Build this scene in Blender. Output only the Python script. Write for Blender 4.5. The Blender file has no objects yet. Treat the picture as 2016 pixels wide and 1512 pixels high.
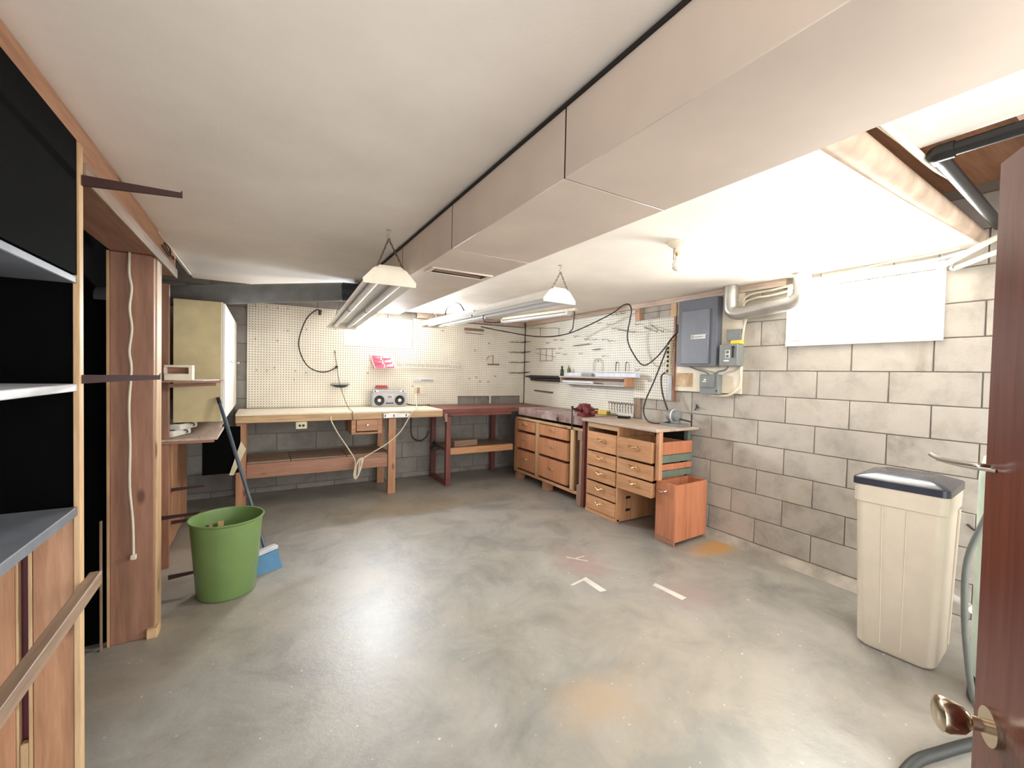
import bpy, bmesh, math, random
from mathutils import Vector, Matrix
random.seed(7)
SC = bpy.context.scene
COL = SC.collection

# ------------------------------------------------------------------ camera
cam_d = bpy.data.cameras.new('camera'); cam = bpy.data.objects.new('camera', cam_d); COL.objects.link(cam)
cam_d.sensor_width = 36.0; cam_d.lens = 836.7 / 2016 * 36.0; cam_d.clip_start = 0.02
YAW, PIT, ROL = 0.53242, -0.02465, -0.02188
fwd = Vector((math.sin(YAW)*math.cos(PIT), math.cos(YAW)*math.cos(PIT), math.sin(PIT)))
rt = Vector((math.cos(YAW), -math.sin(YAW), 0)); dn = fwd.cross(rt)
r2 = rt*math.cos(ROL) + dn*math.sin(ROL); d2 = -rt*math.sin(ROL) + dn*math.cos(ROL)
cam.matrix_world = Matrix(((r2.x, -d2.x, -fwd.x, 0), (r2.y, -d2.y, -fwd.y, 0), (r2.z, -d2.z, -fwd.z, 1.40), (0, 0, 0, 1)))
SC.camera = cam

# ------------------------------------------------------------------ light
w = bpy.data.worlds.new('world'); SC.world = w; w.use_nodes = True
w.node_tree.nodes['Background'].inputs[0].default_value = (1.0, 0.988, 0.972, 1)
w.node_tree.nodes['Background'].inputs[1].default_value = 1.45
SC.view_settings.view_transform = 'Standard'; SC.view_settings.look = 'None'
SC.view_settings.gamma = 1.0; SC.view_settings.use_curve_mapping = False
SC.view_settings.exposure = 1.42

def area(name, loc, rot, sx, sy, power, color):
    d = bpy.data.lights.new(name, 'AREA'); d.shape = 'RECTANGLE'; d.size = sx; d.size_y = sy
    d.energy = power; d.color = color
    o = bpy.data.objects.new(name, d); COL.objects.link(o); o.location = loc; o.rotation_euler = rot
    return o
# daylight standing in the two window openings
area('daylight_back_window', (1.275, 5.66, 1.88), (math.radians(-90), 0, 0), 0.74, 0.30, 60, (0.90, 0.95, 1.0))
area('daylight_side_window', (3.62, 1.31, 1.88), (math.radians(90), 0, math.radians(90)), 0.80, 0.36, 48, (0.97, 1.0, 0.95))

# ------------------------------------------------------------------ materials
def lin(c):
    return tuple((v/12.92 if v <= .04045 else ((v+.055)/1.055)**2.4) for v in [x/255 for x in c]) + (1,)
def N(nt, t, **kw):
    n = nt.nodes.new(t)
    for k, v in kw.items(): setattr(n, k, v)
    return n
def base(name):
    m = bpy.data.materials.new(name); m.use_nodes = True
    return m, m.node_tree, m.node_tree.nodes['Principled BSDF']
def coords(nt, scale=(1, 1, 1), rnd=True):
    tc = N(nt, 'ShaderNodeTexCoord'); mp = N(nt, 'ShaderNodeMapping'); mp.inputs['Scale'].default_value = scale
    nt.links.new(tc.outputs['Object'], mp.inputs['Vector'])
    if rnd:
        oi = N(nt, 'ShaderNodeObjectInfo'); ml = N(nt, 'ShaderNodeMath', operation='MULTIPLY'); ml.inputs[1].default_value = 37.0
        nt.links.new(oi.outputs['Random'], ml.inputs[0]); nt.links.new(ml.outputs[0], mp.inputs['Location'])
    return mp.outputs['Vector']
def noise(nt, vec, scale, detail=4, rough=.55, dist=0):
    n = N(nt, 'ShaderNodeTexNoise'); n.inputs['Scale'].default_value = scale; n.inputs['Detail'].default_value = detail
    n.inputs['Roughness'].default_value = rough; n.inputs['Distortion'].default_value = dist
    nt.links.new(vec, n.inputs['Vector']); return n.outputs['Fac']
def ramp(nt, fac, stops):
    r = N(nt, 'ShaderNodeValToRGB'); e = r.color_ramp.elements
    while len(e) < len(stops): e.new(.5)
    for i, (p, c) in enumerate(stops): e[i].position = p; e[i].color = c
    nt.links.new(fac, r.inputs[0]); return r.outputs[0]
def mixc(nt, fac, a, b, mode='MIX'):
    m = N(nt, 'ShaderNodeMix', data_type='RGBA', blend_type=mode)
    for s, v in ((m.inputs[0], fac), (m.inputs[6], a), (m.inputs[7], b)):
        if isinstance(v, (int, float)): s.default_value = v
        elif isinstance(v, tuple): s.default_value = v
        else: nt.links.new(v, s)
    return m.outputs[2]
def bump(nt, b, h, strength, dist=.01):
    n = N(nt, 'ShaderNodeBump'); n.inputs['Strength'].default_value = strength; n.inputs['Distance'].default_value = dist
    nt.links.new(h, n.inputs['Height']); nt.links.new(n.outputs[0], b.inputs['Normal'])
def sc(c, k): return tuple(max(0, min(255, x*k)) for x in c)

def plain(name, c, rough=.5, metal=0.0, var=.06, nscale=9, bmp=0, bscale=60, c2=None, spec=.5):
    m, nt, b = base(name); v = coords(nt); f = noise(nt, v, nscale)
    col = ramp(nt, f, [(.3, lin(sc(c, 1-var))), (.7, lin(c2 if c2 else sc(c, 1+var)))])
    nt.links.new(col, b.inputs['Base Color']); b.inputs['Roughness'].default_value = rough; b.inputs['Metallic'].default_value = metal
    b.inputs['Specular IOR Level'].default_value = spec
    if bmp: bump(nt, b, noise(nt, v, bscale, 3), bmp, .004)
    return m
def wood(name, c, c2, axis, rough=.5, grain=1.0, knots=True):
    m, nt, b = base(name)
    s = [14*grain]*3; s[axis] = 1.1*grain; v = coords(nt, tuple(s))
    f = noise(nt, v, 1.0, 6, .6, .6); f2 = noise(nt, v, 5.0, 4, .6, .2)
    col = ramp(nt, f, [(.25, lin(sc(c, .82))), (.5, lin(c)), (.78, lin(c2))])
    col = mixc(nt, .28, col, ramp(nt, f2, [(.35, lin(sc(c, .72))), (.65, lin(c2))]))
    oi = N(nt, 'ShaderNodeObjectInfo'); hv = N(nt, 'ShaderNodeHueSaturation')
    mr = N(nt, 'ShaderNodeMapRange'); mr.inputs['To Min'].default_value = .9; mr.inputs['To Max'].default_value = 1.1
    nt.links.new(oi.outputs['Random'], mr.inputs['Value']); nt.links.new(mr.outputs[0], hv.inputs['Value']); nt.links.new(col, hv.inputs['Color'])
    col = hv.outputs[0]
    if knots:
        s2 = [6]*3; s2[axis] = 2.6
        vo = N(nt, 'ShaderNodeTexVoronoi'); vo.inputs['Scale'].default_value = 1.0; vo.inputs['Randomness'].default_value = 1
        nt.links.new(coords(nt, tuple(s2)), vo.inputs['Vector'])
        k = ramp(nt, vo.outputs['Distance'], [(.07, (.42, .36, .32, 1)), (.14, (1, 1, 1, 1))])
        col = mixc(nt, 1.0, col, k, 'MULTIPLY')
    nt.links.new(col, b.inputs['Base Color']); b.inputs['Roughness'].default_value = rough
    bump(nt, b, f2, .12, .003); return m
def pegboard(name, c, axes, off=(0, 0)):
    m, nt, b = base(name); tc = N(nt, 'ShaderNodeTexCoord'); se = N(nt, 'ShaderNodeSeparateXYZ'); nt.links.new(tc.outputs['Object'], se.inputs[0])
    d = []
    for a in axes:
        x = N(nt, 'ShaderNodeMath', operation='DIVIDE'); x.inputs[1].default_value = .0275; nt.links.new(se.outputs[a], x.inputs[0])
        y = N(nt, 'ShaderNodeMath', operation='FLOORED_MODULO'); y.inputs[1].default_value = 1; nt.links.new(x.outputs[0], y.inputs[0])
        z = N(nt, 'ShaderNodeMath', operation='SUBTRACT'); z.inputs[1].default_value = .5; nt.links.new(y.outputs[0], z.inputs[0])
        q = N(nt, 'ShaderNodeMath', operation='MULTIPLY'); nt.links.new(z.outputs[0], q.inputs[0]); nt.links.new(z.outputs[0], q.inputs[1]); d.append(q.outputs[0])
    s = N(nt, 'ShaderNodeMath', operation='ADD'); nt.links.new(d[0], s.inputs[0]); nt.links.new(d[1], s.inputs[1])
    l = N(nt, 'ShaderNodeMath', operation='LESS_THAN'); l.inputs[1].default_value = .036; nt.links.new(s.outputs[0], l.inputs[0])
    v = coords(nt, rnd=False); f = noise(nt, v, 3.0, 5)
    col = ramp(nt, f, [(.3, lin(sc(c, .95))), (.7, lin(sc(c, 1.03)))])
    col = mixc(nt, l.outputs[0], col, lin((112, 100, 84)))
    nt.links.new(col, b.inputs['Base Color']); b.inputs['Roughness'].default_value = .55
    return m
def floor_mat():
    m, nt, b = base('concrete_floor'); v = coords(nt, rnd=False)
    big = noise(nt, v, .55, 5, .6, .8); mid = noise(nt, v, 2.6, 7, .68, .6); fine = noise(nt, v, 26, 5, .7)
    col = ramp(nt, mid, [(.30, lin((123, 121, 116))), (.5, lin((152, 149, 142))), (.72, lin((170, 166, 158)))])
    col = mixc(nt, ramp(nt, big, [(.46, (0, 0, 0, 1)), (.66, (.55, .55, .55, 1))]), col, lin((170, 158, 140)))
    col = mixc(nt, ramp(nt, noise(nt, v, .9, 6, .62, 1.2), [(.56, (0, 0, 0, 1)), (.7, (.6, .6, .6, 1))]), col, lin((121, 123, 120)))
    se = N(nt, 'ShaderNodeSeparateXYZ'); nt.links.new(v, se.inputs[0])
    def spot(cx, cy, rx, ry, color, amt, col, soft=.35):
        mp = N(nt, 'ShaderNodeMapping'); mp.inputs['Location'].default_value = (-cx/rx, -cy/ry, 0); mp.inputs['Scale'].default_value = (1/rx, 1/ry, 0)
        tcn = N(nt, 'ShaderNodeTexCoord'); nt.links.new(tcn.outputs['Object'], mp.inputs['Vector'])
        ln = N(nt, 'ShaderNodeVectorMath', operation='LENGTH'); nt.links.new(mp.outputs[0], ln.inputs[0])
        ad = N(nt, 'ShaderNodeMath', operation='MULTIPLY_ADD'); ad.inputs[1].default_value = .9; nt.links.new(mid, ad.inputs[0]); nt.links.new(ln.outputs['Value'], ad.inputs[2])
        f = ramp(nt, ad.outputs[0], [(1.0-soft, (amt, amt, amt, 1)), (1.0, (0, 0, 0, 1))])
        return mixc(nt, f, col, lin(color))
    # floor mesh origin sits at (1.2, 2.55)
    col = spot(3.28-1.2, 2.12-2.55, .75, .28, (196, 150, 88), .9, col)
    col = spot(2.08-1.2, 2.42-2.55, .55, .6, (165, 137, 130), .55, col)
    col = spot(2.35-1.2, 1.75-2.55, .5, .45, (161, 139, 135), .5, col)
    col = spot(1.25-1.2, 1.35-2.55, .5, .35, (178, 154, 128), .6, col)
    col = spot(1.3-1.2, 4.3-2.55, 1.7, .6, (149, 132, 102), .5, col)
    col = spot(1.35-1.2, .95-2.55, .8, .3, (120, 123, 121), .55, col)
    sp = ramp(nt, noise(nt, v, 42, 2, .5), [(.71, (0, 0, 0, 1)), (.75, (.5, .5, .5, 1))])
    col = mixc(nt, sp, col, lin((238, 236, 228)))
    nt.links.new(col, b.inputs['Base Color'])
    r = N(nt, 'ShaderNodeMapRange'); r.inputs['To Min'].default_value = .33; r.inputs['To Max'].default_value = .5
    nt.links.new(mid, r.inputs['Value']); nt.links.new(r.outputs[0], b.inputs['Roughness']); b.inputs['Specular IOR Level'].default_value = .5
    h = N(nt, 'ShaderNodeMath', operation='ADD'); nt.links.new(mid, h.inputs[0]); nt.links.new(fine, h.inputs[1])
    bump(nt, b, h.outputs[0], .22, .006); return m
def block_mat(name, c):
    m, nt, b = base(name); v = coords(nt); f = noise(nt, v, 5, 6, .65); g = noise(nt, v, 70, 3)
    col = ramp(nt, f, [(.25, lin(sc(c, .84))), (.5, lin(c)), (.8, lin(sc(c, 1.07)))])
    oi = N(nt, 'ShaderNodeObjectInfo'); hv = N(nt, 'ShaderNodeHueSaturation')
    mr = N(nt, 'ShaderNodeMapRange'); mr.inputs['To Min'].default_value = .94; mr.inputs['To Max'].default_value = 1.05
    nt.links.new(oi.outputs['Random'], mr.inputs['Value']); nt.links.new(mr.outputs[0], hv.inputs['Value']); nt.links.new(col, hv.inputs['Color'])
    st = ramp(nt, noise(nt, v, 2.2, 5, .6, 1), [(.58, (1, 1, 1, 1)), (.74, (.72, .69, .66, 1))])
    nt.links.new(mixc(nt, 1.0, hv.outputs[0], st, 'MULTIPLY'), b.inputs['Base Color']); b.inputs['Roughness'].default_value = .75
    bump(nt, b, g, .35, .003); return m
def glass_mat():
    m = bpy.data.materials.new('window_glass'); m.use_nodes = True; nt = m.node_tree; nt.nodes.clear()
    o = N(nt, 'ShaderNodeOutputMaterial'); t = N(nt, 'ShaderNodeBsdfTransparent'); g = N(nt, 'ShaderNodeBsdfGlossy'); g.inputs['Roughness'].default_value = .05
    mx = N(nt, 'ShaderNodeMixShader'); mx.inputs[0].default_value = .08
    nt.links.new(t.outputs[0], mx.inputs[1]); nt.links.new(g.outputs[0], mx.inputs[2]); nt.links.new(mx.outputs[0], o.inputs[0]); return m

M = {}
M['floor'] = floor_mat()
M['ceiling'] = plain('painted_ceiling', (243, 234, 223), .8, var=.025, nscale=2.5, bmp=.15, bscale=120)
M['duct'] = plain('painted_duct', (214, 198, 183), .6, var=.03, nscale=3)
M['block'] = block_mat('painted_block', (184, 177, 167)); M['mortar'] = plain('mortar', (138, 129, 119), .9)
M['rawblock'] = block_mat('grey_block', (150, 146, 140))
M['cove'] = plain('concrete_cove', (165, 158, 148), .9, var=.15, nscale=6, bmp=.4)
for a, n in enumerate('xyz'):
    M['wood_'+n] = wood('orange_wood_'+n, (196, 142, 106), (216, 170, 136), a)
    M['pine_'+n] = wood('pine_'+n, (206, 168, 124), (226, 196, 158), a)
    M['oak_'+n] = wood('oak_'+n, (208, 152, 108), (226, 178, 136), a, knots=False)
    M['dust_'+n] = wood('dusty_wood_'+n, (150, 122, 100), (180, 156, 134), a)
    M['brown_'+n] = wood('brown_wood_'+n, (166, 120, 98), (188, 144, 120), a)
    M['red_'+n] = wood('red_painted_wood_'+n, (122, 66, 60), (150, 98, 88), a, .45)
M['ply'] = wood('plywood_front', (200, 138, 98), (216, 160, 122), 2, .5, .6, False)
M['binply'] = wood('orange_plywood', (200, 128, 92), (212, 146, 110), 2, .5, .6, False)
M['redwear'] = plain('worn_red_paint', (138, 92, 84), .4, var=.1, nscale=7, c2=(186, 170, 164))
M['pinkwood'] = wood('pinkish_board', (200, 176, 158), (222, 204, 188), 1)
M['peg_back'] = pegboard('pegboard_back', (234, 229, 214), (0, 2)); M['peg_right'] = pegboard('pegboard_right', (235, 231, 219), (1, 2))
M['white'] = plain('white_paint', (236, 234, 228), .45, var=.02); M['whitemetal'] = plain('white_enamel', (232, 230, 226), .3, var=.02)
M['cream'] = plain('cream_enamel', (238, 226, 206), .4, var=.03); M['beige'] = plain('beige_board', (206, 190, 148), .7, var=.04)
M['black'] = plain('black_paint_and_shade', (7, 8, 8), .9, var=.2, spec=.08); M['blackpl'] = plain('black_plastic', (30, 30, 31), .4)
M['grayshelf'] = plain('grey_shelf_paint', (120, 124, 132), .35, var=.15, nscale=6); M['whiteshelf'] = plain('pale_shelf_edge', (206, 208, 214), .4)
M['pipe'] = plain('grey_pipe', (124, 125, 125), .55, var=.08); M['darkblue'] = plain('dark_collar', (52, 54, 62), .6)
M['steel'] = plain('galvanised_steel', (190, 188, 184), .32, .75, .08); M['chrome'] = plain('chrome', (220, 218, 212), .15, 1.0)
M['brass'] = plain('old_brass', (206, 178, 128), .25, 1.0); M['nickel'] = plain('antique_nickel', (206, 192, 170), .18, 1.0); M['iron'] = plain('dark_iron', (60, 48, 42), .5, .3); M['chain'] = plain('chain_metal', (110, 98, 84), .45, .6)
M['hook'] = plain('hook_wire', (118, 106, 96), .4, .5)
M['bracket'] = plain('brown_bracket', (62, 34, 30), .5); M['tube'] = plain('fluorescent_tube', (236, 238, 240), .2, var=.01)
M['panel'] = plain('panel_grey', (104, 108, 118), .4, var=.03); M['paneldoor'] = plain('panel_door_grey', (120, 124, 135), .38, var=.03)
M['boxgrey'] = plain('box_grey', (128, 132, 132), .45); M['yellow'] = plain('yellow_tag', (228, 196, 74), .5)
M['greenbin'] = plain('green_plastic', (118, 146, 88), .35, var=.04, nscale=4); M['blue'] = plain('blue_plastic', (66, 112, 150), .5); M['bluebristle'] = plain('blue_bristle', (86, 130, 166), .8)
M['handle'] = plain('broom_handle', (78, 90, 104), .35); M['softener'] = plain('softener_plastic', (214, 202, 184), .45, var=.02)
M['lid'] = plain('softener_lid', (58, 60, 70), .22, var=.1); M['tank'] = plain('tank_green', (190, 204, 188), .4); M['hose'] = plain('grey_hose', (96, 100, 94), .5)
M['blackhose'] = plain('black_hose', (46, 48, 46), .5); M['pvc'] = plain('pale_pvc', (230, 228, 206), .4); M['insul'] = plain('tan_pipe_wrap', (196, 172, 150), .7, var=.1)
M['door'] = wood('varnished_door', (112, 54, 44), (132, 70, 56), 2, .25, .8, False); M['cordw'] = plain('ivory_cord', (222, 212, 190), .5); M['cordb'] = plain('black_cord', (50, 46, 42), .5)
M['silver'] = plain('silver_plastic', (178, 178, 182), .35); M['pink'] = plain('pink_plastic', (238, 96, 130), .35, var=.08); M['pinkpale'] = plain('pale_pink_plastic', (246, 196, 204), .35)
M['red'] = plain('red_plastic', (190, 70, 70), .45); M['vise'] = plain('red_iron', (112, 38, 40), .42, .1, .12); M['bottle'] = plain('dark_glass', (44, 52, 40), .25); M['olive'] = plain('olive_plastic', (110, 118, 66), .4)
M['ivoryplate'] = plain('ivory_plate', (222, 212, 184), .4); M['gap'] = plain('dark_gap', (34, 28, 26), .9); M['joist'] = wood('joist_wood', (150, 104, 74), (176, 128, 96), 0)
M['greenpaint'] = plain('green_painted_wood', (112, 124, 112), .6); M['paint'] = plain('white_paint_mark', (206, 204, 196), .6); M['stain'] = plain('rusty_stain', (214, 168, 112), .7, var=.2, nscale=14, c2=(226, 204, 170))
M['glass'] = glass_mat(); M['bulb'] = plain('bulb_glass', (242, 240, 230), .15, var=.01); M['brownbar'] = plain('brown_bar', (140, 104, 86), .5)
M['maroon'] = plain('maroon_board', (84, 30, 44), .5, var=.1); M['bluewhite'] = plain('printed_carton', (214, 220, 236), .45, var=.06, nscale=14); M['whitepaper'] = plain('paper', (240, 238, 236), .6)

# ------------------------------------------------------------------ mesh helpers
class MB:
    def __init__(s): s.bm = bmesh.new()
    def box(s, x0, x1, y0, y1, z0, z1, bev=0.0, seg=1):
        t = bmesh.new(); bmesh.ops.create_cube(t, size=1)
        for v in t.verts: v.co = Vector(((x0+x1)/2 + v.co.x*(x1-x0), (y0+y1)/2 + v.co.y*(y1-y0), (z0+z1)/2 + v.co.z*(z1-z0)))
        if bev: bmesh.ops.bevel(t, geom=t.edges[:], offset=bev, segments=seg, affect='EDGES')
        return s._add(t)
    def _add(s, t, mat=None):
        mp = {}
        for v in t.verts: mp[v] = s.bm.verts.new(mat @ v.co if mat else v.co)
        for f in t.faces:
            try: nf = s.bm.faces.new([mp[v] for v in f.verts]); nf.smooth = f.smooth
            except ValueError: pass
        t.free(); return s
    def bar(s, a, b, w, h, up=(0, 0, 1), bev=0.0):
        a = Vector(a); b = Vector(b); d = (b-a); L = d.length; d.normalize(); u = Vector(up); sx = d.cross(u).normalized(); u = sx.cross(d)
        t = bmesh.new(); bmesh.ops.create_cube(t, size=1)
        for v in t.verts: v.co = Vector((v.co.x*w, v.co.y*L, v.co.z*h))
        if bev: bmesh.ops.bevel(t, geom=t.edges[:], offset=bev, segments=1, affect='EDGES')
        c = (a+b)/2
        return s._add(t, Matrix(((sx.x, d.x, u.x, c.x), (sx.y, d.y, u.y, c.y), (sx.z, d.z, u.z, c.z), (0, 0, 0, 1))))
    def cyl(s, a, b, r, r2=None, n=16, caps=True):
        r2 = r if r2 is None else r2; a = Vector(a); b = Vector(b); d = (b-a).normalized()
        u = d.orthogonal().normalized(); v = d.cross(u); A = []; B = []
        for i in range(n):
            t = 2*math.pi*i/n; o = u*math.cos(t) + v*math.sin(t); A.append(s.bm.verts.new(a+o*r)); B.append(s.bm.verts.new(b+o*r2))
        for i in range(n): f = s.bm.faces.new((A[i], A[(i+1) % n], B[(i+1) % n], B[i])); f.smooth = True
        if caps: s.bm.faces.new(A[::-1]); s.bm.faces.new(B)
        return s
    def tube(s, pts, r, n=8, smooth=4, closed=False):
        P = [Vector(p) for p in pts]
        if smooth and len(P) > 2:
            Q = []
            for i in range(len(P)-1):
                p0 = P[max(i-1, 0)]; p1 = P[i]; p2 = P[i+1]; p3 = P[min(i+2, len(P)-1)]
                for k in range(smooth):
                    t = k/smooth; Q.append(.5*((2*p1)+(p2-p0)*t+(2*p0-5*p1+4*p2-p3)*t*t+(3*p1-p0-3*p2+p3)*t**3))
            Q.append(P[-1]); P = Q
        rings = []; u = None
        for i, p in enumerate(P):
            d = (P[min(i+1, len(P)-1)]-P[max(i-1, 0)]).normalized()
            if d.length == 0: d = Vector((0, 0, 1))
            u = d.orthogonal().normalized() if u is None else (u-d*u.dot(d)).normalized()
            v = d.cross(u); rings.append([s.bm.verts.new(p+(u*math.cos(2*math.pi*k/n)+v*math.sin(2*math.pi*k/n))*r) for k in range(n)])
        for a, b in zip(rings, rings[1:]):
            for k in range(n): f = s.bm.faces.new((a[k], a[(k+1) % n], b[(k+1) % n], b[k])); f.smooth = True
        s.bm.faces.new(rings[0][::-1]); s.bm.faces.new(rings[-1]); return s
    def lathe(s, c, prof, n=32, axis='z', close=True):
        c = Vector(c); rings = []
        for (r, h) in prof:
            ring = []
            for k in range(n):
                t = 2*math.pi*k/n; a, b = r*math.cos(t), r*math.sin(t)
                o = {'z': (a, b, h), 'x': (h, a, b), 'y': (b, h, a)}[axis]; ring.append(s.bm.verts.new(c+Vector(o)))
            rings.append(ring)
        for a, b in zip(rings, rings[1:]):
            for k in range(n): f = s.bm.faces.new((a[k], a[(k+1) % n], b[(k+1) % n], b[k])); f.smooth = True
        if close:
            if prof[0][0] > 1e-5: s.bm.faces.new(rings[0][::-1])
            if prof[-1][0] > 1e-5: s.bm.faces.new(rings[-1])
        return s
    def prism(s, poly, d0, d1, axis='y'):
        def P(a, b, d): return {'y': (a, d, b), 'x': (d, a, b), 'z': (a, b, d)}[axis]
        A = [s.bm.verts.new(P(a, b, d0)) for a, b in poly]; B = [s.bm.verts.new(P(a, b, d1)) for a, b in poly]; n = len(poly)
        s.bm.faces.new(A); s.bm.faces.new(B[::-1])
        for i in range(n): s.bm.faces.new((A[(i+1) % n], A[i], B[i], B[(i+1) % n]))
        return s
    def loft(s, rings, caps=True):
        R = [[s.bm.verts.new(p) for p in r] for r in rings]; n = len(R[0])
        for a, b in zip(R, R[1:]):
            for k in range(n): f = s.bm.faces.new((a[k], a[(k+1) % n], b[(k+1) % n], b[k])); f.smooth = True
        if caps: s.bm.faces.new(R[0][::-1]); s.bm.faces.new(R[-1])
        return s
    def rotz(s, c, ang):
        bmesh.ops.rotate(s.bm, verts=s.bm.verts[:], cent=Vector(c), matrix=Matrix.Rotation(ang, 3, 'Z')); return s
    def rot(s, c, ang, axis):
        bmesh.ops.rotate(s.bm, verts=s.bm.verts[:], cent=Vector(c), matrix=Matrix.Rotation(ang, 3, axis)); return s

WO = {}
def link(name, mb, mat, parent=None, sharp=True):
    bm = mb.bm; bmesh.ops.recalc_face_normals(bm, faces=bm.faces[:])
    lo = Vector([min(v.co[i] for v in bm.verts) for i in range(3)]); hi = Vector([max(v.co[i] for v in bm.verts) for i in range(3)])
    c = Vector(((lo.x+hi.x)/2, (lo.y+hi.y)/2, (lo.z+hi.z)/2))
    for v in bm.verts: v.co -= c
    me = bpy.data.meshes.new(name); bm.to_mesh(me); bm.free()
    me.materials.append(M[mat] if isinstance(mat, str) else mat)
    if sharp: me.set_sharp_from_angle(angle=math.radians(40))
    o = bpy.data.objects.new(name, me); COL.objects.link(o); WO[o.name] = c
    if parent: o.parent = parent; o.location = c - WO[parent.name]
    else: o.location = c
    return o
def thing(name, label, cat, loc=(0, 0, 0), group=None):
    o = bpy.data.objects.new(name, None); COL.objects.link(o); o.location = loc; WO[o.name] = Vector(loc); o.empty_display_size = .05
    o['label'] = label; o['category'] = cat
    if group: o['group'] = group
    return o
def solo(name, mb, mat, label, cat, group=None):
    o = link(name, mb, mat); o['label'] = label; o['category'] = cat
    if group: o['group'] = group
    return o
def struct(name, mb, mat, parent=None):
    o = link(name, mb, mat, parent)
    if not parent: o['kind'] = 'structure'
    return o
def B(*a, **k): return MB().box(*a, **k)
def share(name, src, loc, parent, scale=None):
    o = bpy.data.objects.new(name, src.data); COL.objects.link(o); o.parent = parent; o.location = Vector(loc)-WO[parent.name]
    if scale: o.scale = scale
    WO[o.name] = Vector(loc); return o

# ================================================================== the setting
ZC = 2.17
fl = MB().box(-1.2, 3.6, -.5, 5.6, -.05, 0); struct('floor', fl, 'floor')
# thin paint marks left on the concrete
FL = bpy.data.objects['floor']
def mark(pts): link('paint_mark', MB().prism(pts, .0002, .0012, 'z'), 'paint', FL)
mark([(1.90, 2.225), (1.945, 2.235), (1.945, 2.03), (1.895, 2.035)]); mark([(1.78, 2.20), (1.90, 2.225), (1.90, 2.205), (1.79, 2.185)])
mark([(2.27, 1.935), (2.31, 1.945), (2.335, 1.72), (2.285, 1.715)]); mark([(2.02, 2.55), (2.12, 2.42), (2.13, 2.43), (2.03, 2.56)]); mark([(2.06, 2.50), (2.16, 2.50), (2.16, 2.51), (2.06, 2.51)])

# block walls: a recessed mortar slab carrying single blocks
def block_wall(name, fixed_face, inward, along, a0, a1, hole, mat, joint0, holes_extra=()):
    """along = 0 (x) or 1 (y); the face stands at fixed_face, inward = sign pointing into the room"""
    T = .2; h0, h1, hz0, hz1 = hole
    mb = MB()
    def bx(u0, u1, z0, z1, d0, d1):
        lo, hi = sorted((fixed_face - inward*d0, fixed_face - inward*d1))
        if along == 0: mb.box(u0, u1, lo, hi, z0, z1)
        else: mb.box(lo, hi, u0, u1, z0, z1)
    for u0, u1, z0, z1 in ((a0, h0, 0, 2.6), (h1, a1, 0, 2.6), (h0, h1, 0, hz0), (h0, h1, hz1, 2.6)): bx(u0, u1, z0, z1, .008, T)
    root = struct(name, mb, 'mortar')
    cache = {}
    P = .411
    for n in range(-1, 12):
        z0 = .064 + .2*n; z1 = z0 + .2
        if n == -1: z0 = 0
        z1 = min(z1, 2.5)
        k = math.floor((a0-joint0)/P) - 1
        while True:
            u0 = joint0 + (k + (.5 if n % 2 else 0))*P; u1 = u0 + P; k += 1
            if u0 >= a1: break
            pieces = [(max(u0, a0), min(u1, a1), z0, z1)]
            out = []
            for (p0, p1, q0, q1) in pieces:
                if p1 <= h0 or p0 >= h1 or q1 <= hz0 or q0 >= hz1: out.append((p0, p1, q0, q1)); continue
                if p0 < h0: out.append((p0, h0, q0, q1))
                if p1 > h1: out.append((h1, p1, q0, q1))
                if q0 < hz0: out.append((max(p0, h0), min(p1, h1), q0, hz0))
                if q1 > hz1: out.append((max(p0, h0), min(p1, h1), hz1, q1))
            for (p0, p1, q0, q1) in out:
                w, h = p1-p0-.007, q1-q0-.006
                if w < .02 or h < .015: continue
                key = (round(w, 3), round(h, 3)); cu = (p0+p1)/2; cz = (q0+q1)/2; pr = random.uniform(-.0015, .0015)
                c = (cu, fixed_face - inward*(.012+pr), cz) if along == 0 else (fixed_face - inward*(.012+pr), cu, cz)
                if key in cache: share('block', cache[key], c, root)
                else:
                    d = .024
                    b = B(c[0]-w/2, c[0]+w/2, c[1]-d/2, c[1]+d/2, c[2]-h/2, c[2]+h/2, bev=.003) if along == 0 else B(c[0]-d/2, c[0]+d/2, c[1]-w/2, c[1]+w/2, c[2]-h/2, c[2]+h/2, bev=.003)
                    cache[key] = link('block', b, mat, root)
    return root
block_wall('wall_right', 3.46, -1, 1, -.5, 5.7, (.91, 1.71, 1.69, 2.09), 'block', .916+.2055)
block_wall('wall_back', 5.5, -1, 0, -1.2, 3.46, (.89, 1.66, 1.735, 2.04), 'rawblock', .15)
struct('baseboard_right', MB().prism([(3.46, 0), (3.46, .06), (3.435, .05), (3.40, .012), (3.385, 0)], -.5, 5.5, 'y'), 'cove')
struct('wall_left', B(-1.2, -1.08, -.5, 5.5, 0, 2.6), 'black')  # coloured black to stand for the unlit space behind the shelving

# ceilings: painted board left of the duct, the board on its right stops short of the open pipe bay
struct('ceiling', B(-.52, .95, -.5, 4.62, ZC, ZC+.03), 'ceiling')
cr = MB().box(.95, 3.46, .74, 5.47, ZC, ZC+.03); struct('ceiling.001', cr, 'ceiling')
struct('ceiling.002', B(-1.2, 3.7, -.5, 5.7, 2.52, 2.58), 'joist')          # underside of the floor above
struct('trim_1', MB().box(3.43, 3.458, 1.75, 5.45, 2.115, 2.168), 'pinkwood')
struct('trim_2', MB().box(1.75, 3.40, 5.44, 5.475, 2.10, 2.168), 'pinkwood')
for i, y in enumerate((-.45, 0.0, .36)):                                   # joists over the open bay
    j = struct('joist', B(1.3, 3.46, y, y+.04, 2.30, 2.52), 'joist'); j['kind'] = 'structure'
struct('ceiling_board', B(1.15, 2.14, -.5, .66, 2.285, 2.30), 'ceiling')       # pale sheet hung inside the open bay

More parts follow.
